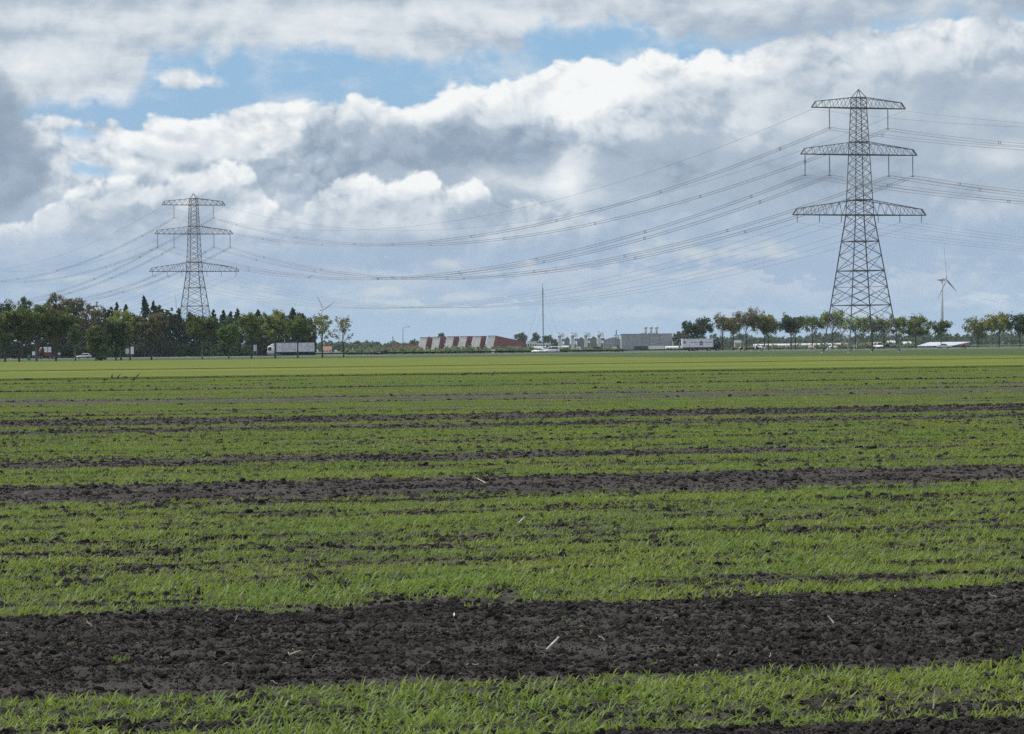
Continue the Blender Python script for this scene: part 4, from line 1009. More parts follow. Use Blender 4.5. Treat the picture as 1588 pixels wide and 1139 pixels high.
# ================================================================ ROAD
M_asph = mat('asphalt', (0.055, 0.055, 0.057), 0.9, var=0.15, vscale=1.5, bump=0.3)
M_kerb = mat('pale_concrete', (0.42, 0.42, 0.40), 0.9, var=0.12, vscale=0.8)
M_paint = mat('road_paint', (0.75, 0.75, 0.72), 0.7, var=0.08)
M_galv = mat('galvanised_rail', (0.36, 0.38, 0.39), 0.45, 0.6, var=0.12, vscale=2)
RD = 0.05                                   # slope of the road line (dy/dx)
def road_y(x, off=0.0): return 985 + RD * x + off
def strip(name, o0, o1, z, m, kind='structure', x0=-600, x1=700, thick=0.0):
    b = MB(); c = [(x0, road_y(x0, o0)), (x1, road_y(x1, o0)), (x1, road_y(x1, o1)), (x0, road_y(x0, o1))]
    if thick:
        b.add([(x, y, z - thick) for x, y in c] + [(x, y, z) for x, y in c], [(4, 5, 6, 7), (0, 1, 5, 4), (1, 2, 6, 5), (2, 3, 7, 6), (3, 0, 4, 7)])
    else: b.add([(x, y, z) for x, y in c], [(0, 1, 2, 3)])
    return tag(b.build(name, m), kind=kind)
strip('road', -8, 24, 0.12, M_asph, thick=0.2)
for k, o in enumerate((-6.2, 2.6, 13.4, 22.2)): strip('road_marking', o, o + 0.22, 0.125, M_paint)
strip('path', -34, -30.5, 0.10, M_kerb, thick=0.2)
strip('kerb', -9.0, -8.2, 0.30, M_kerb, thick=0.5)

def guard_rail(x0, x1, off, z, label):
    root = empty('guard_rail', (x0, road_y(x0, off), 0.1), math.atan(RD)); tag(root, label, 'guard rail', 'guard rails along the road')
    L = (x1 - x0) / math.cos(math.atan(RD)); b = MB()
    for zz in (z,):
        b.prism([(0, zz - 0.16), (0, zz - 0.16), (0, zz + 0.16)][:0] or [(0, zz - 0.17), (L, zz - 0.17), (L, zz + 0.17), (0, zz + 0.17)], -0.05, -0.02)
        b.box((L / 2, -0.065, zz + 0.09), (L, 0.04, 0.08)); b.box((L / 2, -0.065, zz - 0.09), (L, 0.04, 0.08))
    b.build('rail', M_galv, root)
    n = int(L / 3.2)
    for i in range(n):
        p = MB(); p.box((0, 0.03, z / 2 + 0.06), (0.12, 0.09, z + 0.12)); o = p.build('post', M_galv, root) if i == 0 else None
        if o is None:
            o = root.children[1].copy(); COL.objects.link(o)
        o.location = ((i + 0.5) * L / n, 0, 0)
segs = [(-185, -122, 'along the wood at the far left'), (-122, -62, 'in front of the wood by the white lorry'), (-62, 0, 'in front of the pale bushes and red gables'), (0, 62, 'from the guyed mast to the box lorry'),
        (62, 122, 'behind the cows left of the near pylon'), (122, 190, 'at the right end beside the solar roof')]
for x0, x1, wh in segs: guard_rail(x0, x1 - 0.15, 8.0, 0.62, 'galvanised guard rail between the lanes, ' + wh)

# ================================================================ VEHICLES
M_tyre = mat('tyre_rubber', (0.018, 0.018, 0.018), 0.9, var=0.1)
M_rim = mat('wheel_rim', (0.35, 0.35, 0.36), 0.4, 0.8, var=0.1)
M_glass = mat('vehicle_glass', (0.020, 0.025, 0.030), 0.08, 0.0, var=0.1)
M_white = mat('white_paint', (0.62, 0.63, 0.64), 0.4, var=0.05)
M_offwhite = mat('worn_white_panel', (0.50, 0.51, 0.53), 0.55, var=0.12, vscale=0.6)
M_red = mat('red_paint', (0.10, 0.012, 0.016), 0.4, var=0.1)
M_teal = mat('dark_teal_paint', (0.012, 0.030, 0.034), 0.35, var=0.1)
M_silver = mat('silver_paint', (0.42, 0.44, 0.45), 0.35, 0.3, var=0.05)
M_black = mat('black_paint', (0.015, 0.016, 0.018), 0.3, var=0.1)
M_mint = mat('pale_green_paint', (0.55, 0.62, 0.57), 0.4, var=0.05)
M_chas = mat('chassis_steel', (0.030, 0.028, 0.028), 0.7, var=0.2)
M_lamp = mat('lamp_glass', (0.70, 0.70, 0.66), 0.2, var=0.05)
M_tail = mat('tail_lamp', (0.35, 0.02, 0.02), 0.25, var=0.05)

def wheel(root, x, y, r, w=0.24):
    b = MB(); b.lathe([(r * 0.62, -w / 2), (r * 0.93, -w / 2), (r, -w / 2 + 0.04), (r, w / 2 - 0.04), (r * 0.93, w / 2), (r * 0.62, w / 2)], 18, axis='y')
    wl = b.build('wheel', M_tyre, root, True); wl.location = (x, y, r)
    h = MB(); h.lathe([(0.05, -w / 2 - 0.006), (r * 0.3, -w / 2 - 0.01), (r * 0.58, -w / 2 + 0.03), (r * 0.58, w / 2 - 0.03), (r * 0.3, w / 2 + 0.01), (0.05, w / 2 + 0.006)], 14, axis='y')
    h.build('rim', M_rim, wl, True)

def car(label, px, D, rz, L, Hh, paint, van=False, z=0.12):
    """nose towards +x; body, glasshouse, windows, wheels, lamps"""
    root = empty('van' if van else 'car', (X_at(px, D), D, z), rz); tag(root, label, 'van' if van else 'car', 'cars and vans on the road')
    W = 1.78 if not van else 1.95; r = 0.32; h = L / 2; b = MB()
    belt = Hh * (0.60 if not van else 0.58)
    if van: side = [(-h, 0.30), (h, 0.30), (h, 0.72), (h - 0.12, 0.95), (h - 0.95, belt), (-h, belt)]; cabp = [(-h, belt), (h - 0.95, belt), (h - 1.75, Hh - 0.06), (h - 2.0, Hh), (-h + 0.12, Hh), (-h, Hh - 0.12)]
    else: side = [(-h, 0.30), (h, 0.28), (h, 0.60), (h - 0.10, 0.72), (h - 1.1, belt), (-h + 0.10, belt + 0.03), (-h, belt - 0.10)]; cabp = [(-h + 0.18, belt + 0.02), (h - 1.1, belt), (h - 1.85, Hh - 0.05), (h - 2.1, Hh), (-h + 0.9, Hh), (-h + 0.55, Hh - 0.08)]
    b.prism(side, -W / 2, W / 2); b.build('body', paint, root, True, 0.05)
    c = MB(); n = len(cabp); ins = lambda z: W / 2 - 0.02 - 0.26 * (z - belt) / (Hh - belt)
    vs = [(x, -ins(zz), zz) for x, zz in cabp] + [(x, ins(zz), zz) for x, zz in cabp]
    c.add(vs, [tuple(range(n)), tuple(range(2 * n - 1, n - 1, -1))] + [(i, i + n, (i + 1) % n + n, (i + 1) % n) for i in range(n)])
    c.build('cabin', paint, root, True, 0.03)
    # windows a few millimetres proud of the cabin
    for s in (-1, 1):
        w = MB(); z0, z1 = belt + 0.06, Hh - 0.12; y = lambda zz: s * (ins(zz) + 0.006)
        panes = [(-h + 0.75, -0.15, -h + 0.95, -0.15), (-0.08, h - 1.25, -0.08, h - 1.78)] if not van else [(h - 2.1, h - 1.15, h - 2.1, h - 1.75), (-h + 0.5, h - 2.2, -h + 0.5, h - 2.2)]
        for a0, a1, t0, t1 in panes:
            w.add([(a0, y(z0), z0), (a1, y(z0), z0), (t1, y(z1), z1), (t0, y(z1), z1)], [(0, 1, 2, 3)])
        w.build('side_window', M_glass, root)
    ws = MB(); a = cabp[1]; t = cabp[2]; dn = 0.012
    ws.add([(a[0] + dn - 0.08, -ins(a[1]) + 0.08, a[1] + 0.07), (a[0] + dn - 0.08, ins(a[1]) - 0.08, a[1] + 0.07), (t[0] + dn + 0.06, ins(t[1]) - 0.06, t[1] - 0.02), (t[0] + dn + 0.06, -ins(t[1]) + 0.06, t[1] - 0.02)], [(0, 1, 2, 3)])
    ws.build('windscreen', M_glass, root)
    for x in (h - 0.85, -h + 0.85):
        for s in (-1, 1): wheel(root, x, s * (W / 2 - 0.10), r, 0.22)
    for s in (-1, 1):
        q = MB(); q.box((h - 0.02, s * (W / 2 - 0.3), 0.62), (0.10, 0.34, 0.14)); q.build('headlight', M_lamp, root)
        q = MB(); q.box((-h + 0.02, s * (W / 2 - 0.25), 0.75), (0.10, 0.22, 0.16)); q.build('tail_light', M_tail, root)
    bm_ = MB(); bm_.box((h, 0, 0.40), (0.16, W * 0.92, 0.20)); bm_.box((-h, 0, 0.40), (0.16, W * 0.92, 0.20)); bm_.build('bumper', M_chas, root)
    return root

def lorry_cab(root, x, paint, Hc=3.0, Lc=2.1, W=2.45, roof=True):
    b = MB(); b.prism([(x, 0.75), (x + Lc, 0.75), (x + Lc + 0.06, 1.55), (x + Lc - 0.20, Hc - 0.12), (x + Lc - 0.45, Hc), (x, Hc)], -W / 2, W / 2); cb = b.build('cab', paint, root, True, 0.05)
    w = MB(); w.add([(x + Lc + 0.055, -W / 2 + 0.12, 1.62), (x + Lc + 0.055, W / 2 - 0.12, 1.62), (x + Lc - 0.165, W / 2 - 0.14, Hc - 0.25), (x + Lc - 0.165, -W / 2 + 0.14, Hc - 0.25)], [(0, 1, 2, 3)]); w.build('windscreen', M_glass, cb)
    for s in (-1, 1):
        q = MB(); y = s * (W / 2 + 0.006); q.add([(x + 0.85, y, 1.65), (x + Lc - 0.12, y, 1.65), (x + Lc - 0.28, y, Hc - 0.35), (x + 0.85, y, Hc - 0.35)], [(0, 1, 2, 3)]); q.build('side_window', M_glass, cb)
        q = MB(); q.box((x + Lc - 0.02, s * (W / 2 + 0.18), 2.05), (0.10, 0.16, 0.55)); q.bar((x + Lc - 0.02, s * W / 2, 2.3), (x + Lc - 0.02, s * (W / 2 + 0.18), 2.3), 0.03); q.build('mirror', M_chas, cb)
        q = MB(); q.box((x + Lc + 0.03, s * 0.9, 0.95), (0.08, 0.35, 0.18)); q.build('headlight', M_lamp, cb)
    q = MB(); q.box((x + Lc, 0, 0.62), (0.22, W, 0.34)); q.build('bumper', M_chas, cb)
    if roof:
        q = MB(); q.prism([(x + 0.05, Hc + 0.003), (x + Lc - 0.5, Hc + 0.003), (x + 0.75, Hc + 0.52), (x + 0.05, Hc + 0.72)], -W / 2 + 0.12, W / 2 - 0.12); q.build('roof_deflector', paint, cb, True, 0.03)
    return cb

def articulated(label, px_front, px_back, D):
    L = (px_back - px_front) / F * D
    root = empty('articulated_lorry', (X_at((px_front + px_back) / 2, D), D, 0.12), math.pi + math.atan(RD)); tag(root, label, 'lorry', 'lorries on the road')
    h = L / 2; W = 2.5
    lorry_cab(root, h - 2.2, M_white, 3.05, 2.1)
    t = MB(); t.box(((-h + h - 2.75) / 2, 0, 2.55), (L - 2.75, W, 2.7)); tr = t.build('trailer', M_offwhite, root, False, 0.03)
    r = MB(); zt = 3.86
    for s in (-1, 1):
        r.box(((-2.75) / 2, s * (W / 2 + 0.012), 3.86), (L - 2.75, 0.03, 0.10)); r.box(((-2.75) / 2, s * (W / 2 + 0.012), 1.24), (L - 2.75, 0.03, 0.12))
        for k in range(7): r.box((-h + 0.05 + k * (L - 2.85) / 6, s * (W / 2 + 0.010), 2.55), (0.06, 0.025, 2.5))
    r.build('frame_rails', M_galv, tr)
    c = MB(); c.box((0, 0, 0.95), (L - 0.6, 1.0, 0.3)); c.box((-0.6, 0, 0.68), (3.0, 2.3, 0.5)); c.build('chassis', M_chas, root)
    for x in (h - 1.0, h - 4.2):
        for s in (-1, 1): wheel(root, x, s * 1.05, 0.5, 0.34)
    for k in range(3):
        for s in (-1, 1): wheel(root, -h + 1.4 + k * 1.3, s * 1.05, 0.5, 0.34)
    for s in (-1, 1):
        q = MB(); q.box((-h - 0.01, s * 0.95, 1.05), (0.06, 0.45, 0.16)); q.build('tail_light', M_tail, tr)
articulated('long white articulated lorry with pale grey trailer driving left past the wood', 414.5, 488, 1006)

def flower_emblem(x, z, R0, y, s, m, parent):
    """a dark flower of five pointed petals lying proud of the panel"""
    b = MB()
    for k in range(5):
        a = math.pi / 2 + k * 2 * math.pi / 5; d = (math.cos(a), math.sin(a)); n = (-d[1], d[0])
        pts = [(0.10, 0), (0.5, 0.26), (1.0, 0.0), (0.5, -0.26)]
        b.add([(x + R0 * (p * d[0] + q * n[0]), y, z + R0 * (p * d[1] + q * n[1])) for p, q in pts], [(0, 1, 2, 3)])
    b.add([(x - R0 * 0.06, y, z - R0 * 1.15), (x + R0 * 0.06, y, z - R0 * 1.15), (x + R0 * 0.06, y, z - R0 * 0.2), (x - R0 * 0.06, y, z - R0 * 0.2)], [(0, 1, 2, 3)])
    return b.build('emblem', m, parent)
def box_lorry(label, px0, px1, D):
    L = (px1 - px0) / F * D
    root = empty('box_lorry', (X_at((px0 + px1) / 2, D), D, 0.12), math.atan(RD)); tag(root, label, 'lorry', 'lorries on the road')
    h = L / 2; W = 2.5
    lorry_cab(root, h - 1.95, M_teal, 2.95, 1.9)
    x0, x1 = -h, h - 2.15; t = MB(); t.box(((x0 + x1) / 2, 0, 2.38), (x1 - x0, W, 2.72)); bx = t.build('cargo_box', M_white, root, False, 0.03)
    bd = MB()
    for s in (-1, 1): bd.box(((x0 + x1) / 2, s * (W / 2 + 0.012), 1.12), (x1 - x0, 0.03, 0.24))
    bd.build('red_skirt', M_red, bx)
    tr = MB(); tr.box(((x0 + x1) / 2, -W / 2 - 0.012, 3.68), (x1 - x0, 0.03, 0.10)); tr.box((x0 + 2.15, -W / 2 - 0.010, 2.4), (0.10, 0.025, 2.4)); tr.box((x1 - 0.06, -W / 2 - 0.010, 2.4), (0.12, 0.025, 2.5)); tr.build('edge_trim', M_galv, bx)
    flower_emblem((x0 + x1) / 2 + 1.0, 2.42, 0.82, -W / 2 - 0.016, 1, M_black, bx)
    flower_emblem(x0 + 0.75, 2.72, 0.55, -W / 2 - 0.016, 1, M_black, bx)
    # the lettering either side of the emblem is too far away to read: short rows of small blocks of that size
    lt = MB(); rr = random.Random(2)
    for xa, xb in ((x0 + 2.5, x0 + 4.1), (x1 - 2.5, x1 - 0.5)):
        x = xa
        while x < xb:
            ww = rr.uniform(0.10, 0.22); lt.add([(x, -W / 2 - 0.016, 2.47), (x + ww, -W / 2 - 0.016, 2.47), (x + ww, -W / 2 - 0.016, 2.72), (x, -W / 2 - 0.016, 2.72)], [(0, 1, 2, 3)]); x += ww + 0.09
    lt.build('lettering', M_slate, bx)
    c = MB(); c.box((0, 0, 0.82), (L - 0.5, 1.0, 0.26)); c.build('chassis', M_chas, root)
    sk = MB(); sk.box((0.2, -1.1, 0.66), (2.4, 0.2, 0.42)); sk.box((0.2, 1.1, 0.66), (2.4, 0.2, 0.42)); sk.build('side_guard', M_chas, root)
    for x in (h - 0.95, h - 3.4, -h + 2.4, -h + 3.6):
        for s in (-1, 1): wheel(root, x, s * 1.05, 0.48, 0.34)
M_slate = mat('slate_grey', (0.16, 0.17, 0.19), 0.7, var=0.1)
box_lorry('white box lorry with dark cab, red skirt and black flower emblem driving right', 1057.5, 1117.5, 992)

def red_lorry():
    D = 962; root = empty('red_lorry', (X_at(71.5, D), D, 0.12), R(14)); tag(root, 'short red lorry with two white load panels under the roadside trees', 'lorry', 'lorries on the road')
    b = MB(); b.prism([(-1.9, 0.9), (-0.75, 0.9), (-0.75, 3.35), (-1.55, 3.35), (-1.9, 2.2)], -1.2, 1.2); cb = b.build('cab', M_red, root, True, 0.04)
    w = MB(); w.add([(-1.925, -1.05, 1.9), (-1.925, 1.05, 1.9), (-1.62, 1.05, 3.15), (-1.62, -1.05, 3.15)], [(0, 1, 2, 3)]); w.build('windscreen', M_glass, cb)
    for s in (-1, 1):
        q = MB(); q.add([(-1.5, s * 1.207, 2.0), (-0.95, s * 1.207, 2.0), (-0.95, s * 1.207, 3.1), (-1.35, s * 1.207, 3.1)], [(0, 1, 2, 3)]); q.build('side_window', M_glass, cb)
    d = MB(); d.box((0.5, 0, 1.25), (2.3, 2.3, 0.9)); d.build('load_bed', M_red, root, False, 0.03)
    for k in range(2):
        p = MB(); p.box((-0.10 + k * 1.02, 0, 2.62), (0.94, 2.2, 1.5)); p.build('load_panel', M_white, root, False, 0.04)
    f = MB(); f.box((0.55, 0, 1.78), (2.3, 2.32, 0.12)); f.box((0.42, 0, 2.6), (0.09, 2.3, 1.55)); f.build('load_frame', M_red, root)
    c = MB(); c.box((0.2, 0, 0.68), (4.2, 1.6, 0.35)); c.box((1.9, 0, 0.75), (0.7, 2.3, 0.6)); c.build('chassis', M_chas, root)
    for x in (-1.3, 1.0, 2.0):
        for s in (-1, 1): wheel(root, x, s * 1.0, 0.48, 0.34)
    for s in (-1, 1):
        q = MB(); q.box((2.27, s * 0.9, 0.85), (0.06, 0.35, 0.16)); q.build('tail_light', M_tail, root)
red_lorry()
car('silver car half hidden by the bushy low roadside tree at the left', 130, 955, math.pi + 0.25, 4.2, 1.5, M_silver)
car('black car turning near the small dark bush, in front of the red gables', 588, 1004, math.pi - 0.75, 4.3, 1.45, M_black)
car('pale green hatchback following directly behind the white van', 836, 986, math.pi - 0.45, 4.0, 1.55, M_mint)
car('white van with dark side windows at the foot of the guyed mast', 855.5, 984, math.pi + 0.10, 4.6, 1.95, M_white, True)
car('white van seen end on between the legs of the near pylon', 1363, 1062, -1.25, 4.6, 2.1, M_white, True)
car('grey car passing in front of the white solar roof', 1464.5, 996, 0.08, 4.2, 1.48, M_silver)

# ================================================================ ROADSIDE FURNITURE
M_pole = mat('grey_pole', (0.20, 0.21, 0.22), 0.5, 0.4, var=0.1)
def street_lamp(px, D, top, label):
    h = Z_at(px, top, D); root = empty('street_lamp', (X_at(px, D), D, 0)); tag(root, label, 'street lamp')
    b = MB(); pts = [(0, 0, 0), (0, 0, h * 0.55), (0, 0, h - 0.75)] + [(0.55 - 0.55 * math.cos(a), 0, h - 0.75 + 0.6 * math.sin(a)) for a in (0.5, 1.0, 1.5)] + [(1.5, 0, h - 0.06)]
    b.tube(pts, [0.12, 0.09, 0.07, 0.06, 0.06, 0.055, 0.05], 8); b.lathe([(0.2, 0), (0.2, 0.7), (0.13, 0.9)], 8); b.build('pole', M_pole, root, True)
    q = MB(); q.prism([(1.45, h - 0.14), (2.2, h - 0.10), (2.2, h + 0.02), (1.6, h + 0.08), (1.45, h + 0.04)], -0.16, 0.16); q.build('lamp_head', M_slate, root)
street_lamp(625.5, 1080, 507, 'tall curved street lamp standing alone left of the red gables')

M_sign = mat('sign_back', (0.40, 0.42, 0.43), 0.5, 0.3, var=0.08)
def sign(px, D, y0, y1, w, legs, m, label, cat='road sign', name='road_sign'):
    z0, z1 = Z_at(px, y1, D), Z_at(px, y0, D); root = empty(name, (X_at(px, D), D, 0), 0.12); tag(root, label, cat, 'signs by the road')
    b = MB(); b.box((0, 0, (z0 + z1) / 2), (w, 0.05, z1 - z0)); p = b.build('panel', m, root, False, 0.01)
    fr = MB(); fr.box((0, -0.034, z1 - 0.05), (w, 0.012, 0.06)); fr.box((0, -0.034, z0 + 0.05), (w, 0.012, 0.06)); fr.build('edge', M_galv, p)
    for k in range(legs):
        x = 0 if legs == 1 else (-0.35 + 0.7 * k) * w; l = MB(); l.tube([(x, 0.06, 0), (x, 0.06, z1 - 0.06)], 0.045, 8); l.build('post', M_pole, root)
sign(52.5, 980, 545.3, 551.5, 0.85, 2, M_white, 'small white sign left of the red lorry')
sign(92, 978, 547.3, 550.6, 0.6, 1, M_white, 'tiny white and red sign right of the red lorry')
sign(198, 976, 541, 549, 1.1, 1, M_sign, 'lower grey half of the paired road sign boards beside the olive tree')
sign(204.5, 974, 538, 549.5, 1.2, 1, M_white, 'tall white road sign board beside the olive tree')
sign(396, 985, 535, 545, 1.0, 2, M_sign, 'grey sign panel on posts left of the white lorry')
sign(1555, 1030, 530, 533, 1.0, 1, M_sign, 'small grey sign panel between the last trees of the right row')
def cabinet(px, D, w, h, m, label):
    root = empty('utility_cabinet', (X_at(px, D), D, 0)); tag(root, label, 'cabinet')
    b = MB(); b.box((0, 0, h / 2 + 0.06), (w, 0.6, h - 0.1)); b.build('case', m, root, False, 0.02)
    r = MB(); r.prism([(-w / 2 - 0.05, h), (w / 2 + 0.05, h), (w / 2, h + 0.12), (-w / 2, h + 0.12)], -0.36, 0.36); r.build('lid', M_slate, root)
    q = MB(); q.box((-w / 4 - 0.01, -0.312, h / 2), (w / 2 - 0.06, 0.02, h - 0.3)); q.build('door', m, root); q2 = MB(); q2.box((w / 4 + 0.01, -0.312, h / 2), (w / 2 - 0.06, 0.02, h - 0.3)); q2.build('door', m, root)
    p = MB(); p.box((0, 0, 0.05), (w + 0.15, 0.75, 0.1)); p.build('plinth', M_conc, root)
M_gcab = mat('green_cabinet_paint', (0.05, 0.14, 0.07), 0.6, var=0.1)
cabinet(45.5, 800, 0.7, 1.25, M_gcab, 'small green cabinet by the road left of the red lorry')
cabinet(765, 1055, 1.0, 1.45, M_white, 'white box at the foot of the long red wall')

# guyed radio mast
def radio_mast():
    px, D = 843, 1560; h = Z_at(px, 438.5, D); root = empty('radio_mast', (X_at(px, D), D, 0), 0.3); tag(root, 'slender guyed radio mast rising alone in the middle', 'mast')
    b = MB(); w = 0.24; c = [(w * math.cos(a), w * math.sin(a)) for a in (0, 2.094, 4.189)]
    for x, y in c: b.tube([(x, y, 0), (x, y, h - 2.5)], 0.065, 5)
    n = int(h / 0.9)
    for k in range(n):
        z0, z1 = k * (h - 2.5) / n, (k + 1) * (h - 2.5) / n
        for i in range(3):
            j = (i + 1) % 3; b.bar((*c[i], z0), (*c[j], z1), 0.045); b.bar((*c[i], z0), (*c[j], z0), 0.035)
    b.tube([(0, 0, h - 2.6), (0, 0, h)], [0.12, 0.05], 6); b.build('lattice', M_steel2, root)
    for k in range(3):
        a = k * 2.094 + 0.2
        for f, rr in ((0.86, 0.34), (0.55, 0.26)):
            g = MB(); g.tube([(0.3 * math.cos(a), 0.3 * math.sin(a), h * f), (h * rr * math.cos(a), h * rr * math.sin(a), 0)], 0.022, 4); g.build('guy_wire', M_steel2, root)
M_steel2 = mat('grey_steel', (0.15, 0.15, 0.17), 0.6, 0.3, var=0.1)
radio_mast()

# wind turbines
M_turb = mat('turbine_white', (0.34, 0.37, 0.41), 0.5, var=0.04)
def turbine(px, py, D, R0, angs, yaw, label):
    z = Z_at(px, py, D); root = empty('wind_turbine', (X_at(px, D), D, 0), yaw); tag(root, label, 'wind turbine', 'wind turbines')
    b = MB(); b.tube([(0, 0, 0), (0, 0, z * 0.5), (0, 0, z - 0.8)], [1.6, 1.3, 0.95], 16); b.build('tower', M_turb, root, True)
    n = MB(); n.tube([(0, 4.5, z + 0.3), (0, 2, z + 0.3), (0, -2.2, z + 0.3), (0, -2.9, z + 0.3)], [1.0, 1.7, 1.6, 1.2], 10); n.build('nacelle', M_turb, root, True)
    h = MB(); h.tube([(0, -2.92, z + 0.3), (0, -3.8, z + 0.3), (0, -4.8, z + 0.3), (0, -5.2, z + 0.3)], [1.35, 1.4, 0.9, 0.2], 12); hub = h.build('hub', M_turb, root, True)
    for a in angs:
        q = MB(); vs = []; fs = []
        for i in range(9):
            t = i / 8; r = 0.8 + t * (R0 - 0.8); ch = (0.7 + 2.2 * min(1, t * 5)) * (1 - 0.8 * t) if t > 0.05 else 1.2
            ch = max(ch, 0.25); th = max(0.12, ch * 0.2 if t > 0.1 else ch * 0.8); tw = 0.5 * (1 - t); sag = -3.4 + 2.2 * t * t
            for u, v in ((-0.3, 0), (0, 0.5), (0.7, 0), (0, -0.5)):
                lx = u * ch * math.cos(tw) - v * th * math.sin(tw); ly = u * ch * math.sin(tw) + v * th * math.cos(tw)
                vs.append((lx * math.cos(a) + r * math.sin(a), ly - 0.6 + sag * 0.3 - 3.6, z + 0.3 - lx * math.sin(a) + r * math.cos(a)))
        for i in range(8):
            for k in range(4): fs.append((i * 4 + k, i * 4 + (k + 1) % 4, i * 4 + 4 + (k + 1) % 4, i * 4 + 4 + k))
        fs.append((3, 2, 1, 0)); fs.append((32, 33, 34, 35)); q.add(vs, fs); q.build('blade', M_turb, root, True)
turbine(1462, 434, 3500, 34, [R(-9), R(111), R(231)], R(63), 'white wind turbine standing clear behind the right tree row')
turbine(499.5, 481, 5200, 24, [R(-28), R(92 - 32), R(212)], R(38), 'distant wind turbine whose hub shows just above the thin leaved tree')
turbine(271, 492, 5200, 36, [R(-6), R(114), R(234)], R(60), 'distant wind turbine behind the wood left of the far pylon, a blade tip showing')

# ================================================================ BUILDINGS
def wall_mat(name, col, stripe, axis='x', rough=0.8):
    m = mat(name, col, rough, var=0.08, vscale=0.4); nt = m.node_tree; E.nt = nt; b = nt.nodes['Principled BSDF']
    tc = nt.nodes.new('ShaderNodeTexCoord'); sp = nt.nodes.new('ShaderNodeSeparateXYZ'); nt.links.new(tc.outputs['Object'], sp.inputs[0])
    c = E(sp.outputs['XYZ'.index(axis.upper())]); s = esmooth(E.m('PINGPONG', c * (1.0 / stripe), 0.5), 0.0, 0.08)
    bn = nt.nodes.new('ShaderNodeBump'); bn.inputs['Distance'].default_value = 0.06; bn.inputs['Strength'].default_value = 1.0
    nt.links.new(s.s, bn.inputs['Height']); nt.links.new(bn.outputs[0], b.inputs['Normal']); return m
M_redclad = wall_mat('dark_red_cladding', (0.185, 0.036, 0.033), 0.9)
M_gclad = wall_mat('sun_paled_grey_cladding', (0.50, 0.48, 0.44), 0.8, 'z')  # grey cladding, its tone raised for the sun on the sloping ends
M_hall = wall_mat('grey_hall_cladding', (0.26, 0.265, 0.29), 1.2)
M_halld = wall_mat('dark_grey_cladding', (0.15, 0.155, 0.17), 1.0)
M_brick = mat('orange_brick', (0.24, 0.085, 0.055), 0.9, var=0.2, vscale=1.5)
M_tile = mat('orange_roof_tile', (0.26, 0.10, 0.065), 0.85, var=0.15, vscale=1)
M_plaster = mat('white_plaster', (0.55, 0.55, 0.53), 0.9, var=0.06)
M_tan = mat('tan_render', (0.36, 0.28, 0.24), 0.9, var=0.08)
M_win = mat('dark_window', (0.03, 0.035, 0.045), 0.15, var=0.1)
M_stack = mat('pale_stack_steel', (0.52, 0.50, 0.46), 0.55, 0.1, var=0.08)
M_roofw = mat('white_roof', (0.50, 0.52, 0.54), 0.4, var=0.05)

def red_pavilions():
    D = 2200; k = D / F
    root = empty('red_gabled_building', (X_at(730, D), D, 0)); tag(root, 'row of six leaning red halls with grey slanted ends paled for sunlight', 'building')
    zx = lambda a: ((540 + a / 5.293) - 730) * k                       # zoomed picture column -> metres
    mods = [(577, 637, 592, 652, 692, 497, 570), (685, 745, 700, 760, 800, 493, 570), (795, 855, 812, 872, 914, 490, 565), (903, 965, 922, 982, 1028, 488, 562), (1010, 1078, 1030, 1096, 1140, 487, 588), (1125, 1190, 1150, 1212, 1465, 484, 590)]
    for i, (bl, br, tl, tr, far, yt, yb) in enumerate(mods):
        px = 540 + tl / 5.293; zt = Z_at(px, 430 + yt / 5.293, D); zb = 0.0
        y0 = i * -1.5                                                  # each hall stands a little nearer than the last
        dep = 26.0; sh = (far - tr) * k / 5.293; yb_d = 8.0
        lean = (tl - bl) * k / 5.293 * zt / max(0.5, zt - Z_at(px, 430 + yb / 5.293, D))
        xl, xr = zx(tl), zx(tr)
        # front leans back as it rises; the red flank runs back to the right
        f0, f1 = (xl - lean, y0, 0), (xr - lean, y0, 0); f2, f3 = (xr, y0 + 3.0, zt), (xl, y0 + 3.0, zt)
        if i < 5: back = [(xl - lean + sh, y0 + yb_d, 0), (xr - lean + sh, y0 + yb_d, 0), (xr + sh, y0 + yb_d + 1.5, zt * 1.0), (xl + sh, y0 + yb_d + 1.5, zt * 1.0)]
        else: ze = zt * 0.55; back = [(xl + sh * 0.92, y0 + 34, 0), (xr + sh, y0 + 34, 0), (xr + sh, y0 + 34, ze), (xl + sh * 0.92, y0 + 34, ze)]
        b = MB(); vs = [f0, f1, f2, f3] + back
        b.add(vs, [(0, 1, 2, 3)], 1); b.add(vs, [(1, 5, 6, 2), (3, 2, 6, 7), (0, 3, 7, 4), (4, 7, 6, 5)], 0)
        b.build('hall', [M_redclad, M_gclad], root)
        e = MB(); e.bar(Vector(f3) + Vector((0, -0.05, 0.06)), Vector(f2) + Vector((0, -0.05, 0.06)), 0.16); e.bar(Vector(f2) + Vector((0.05, 0, 0.06)), Vector(back[2]) + Vector((0.05, 0, 0.06)), 0.16); e.build('roof_edge', M_redclad, root)
        w = MB(); w.box((xl - lean * 0.9 + (xr - xl) * 0.45, y0 - 0.08, 0.85), ((xr - xl) * 0.7, 0.08, 1.0)); w.build('window_band', M_win, root)
red_pavilions()
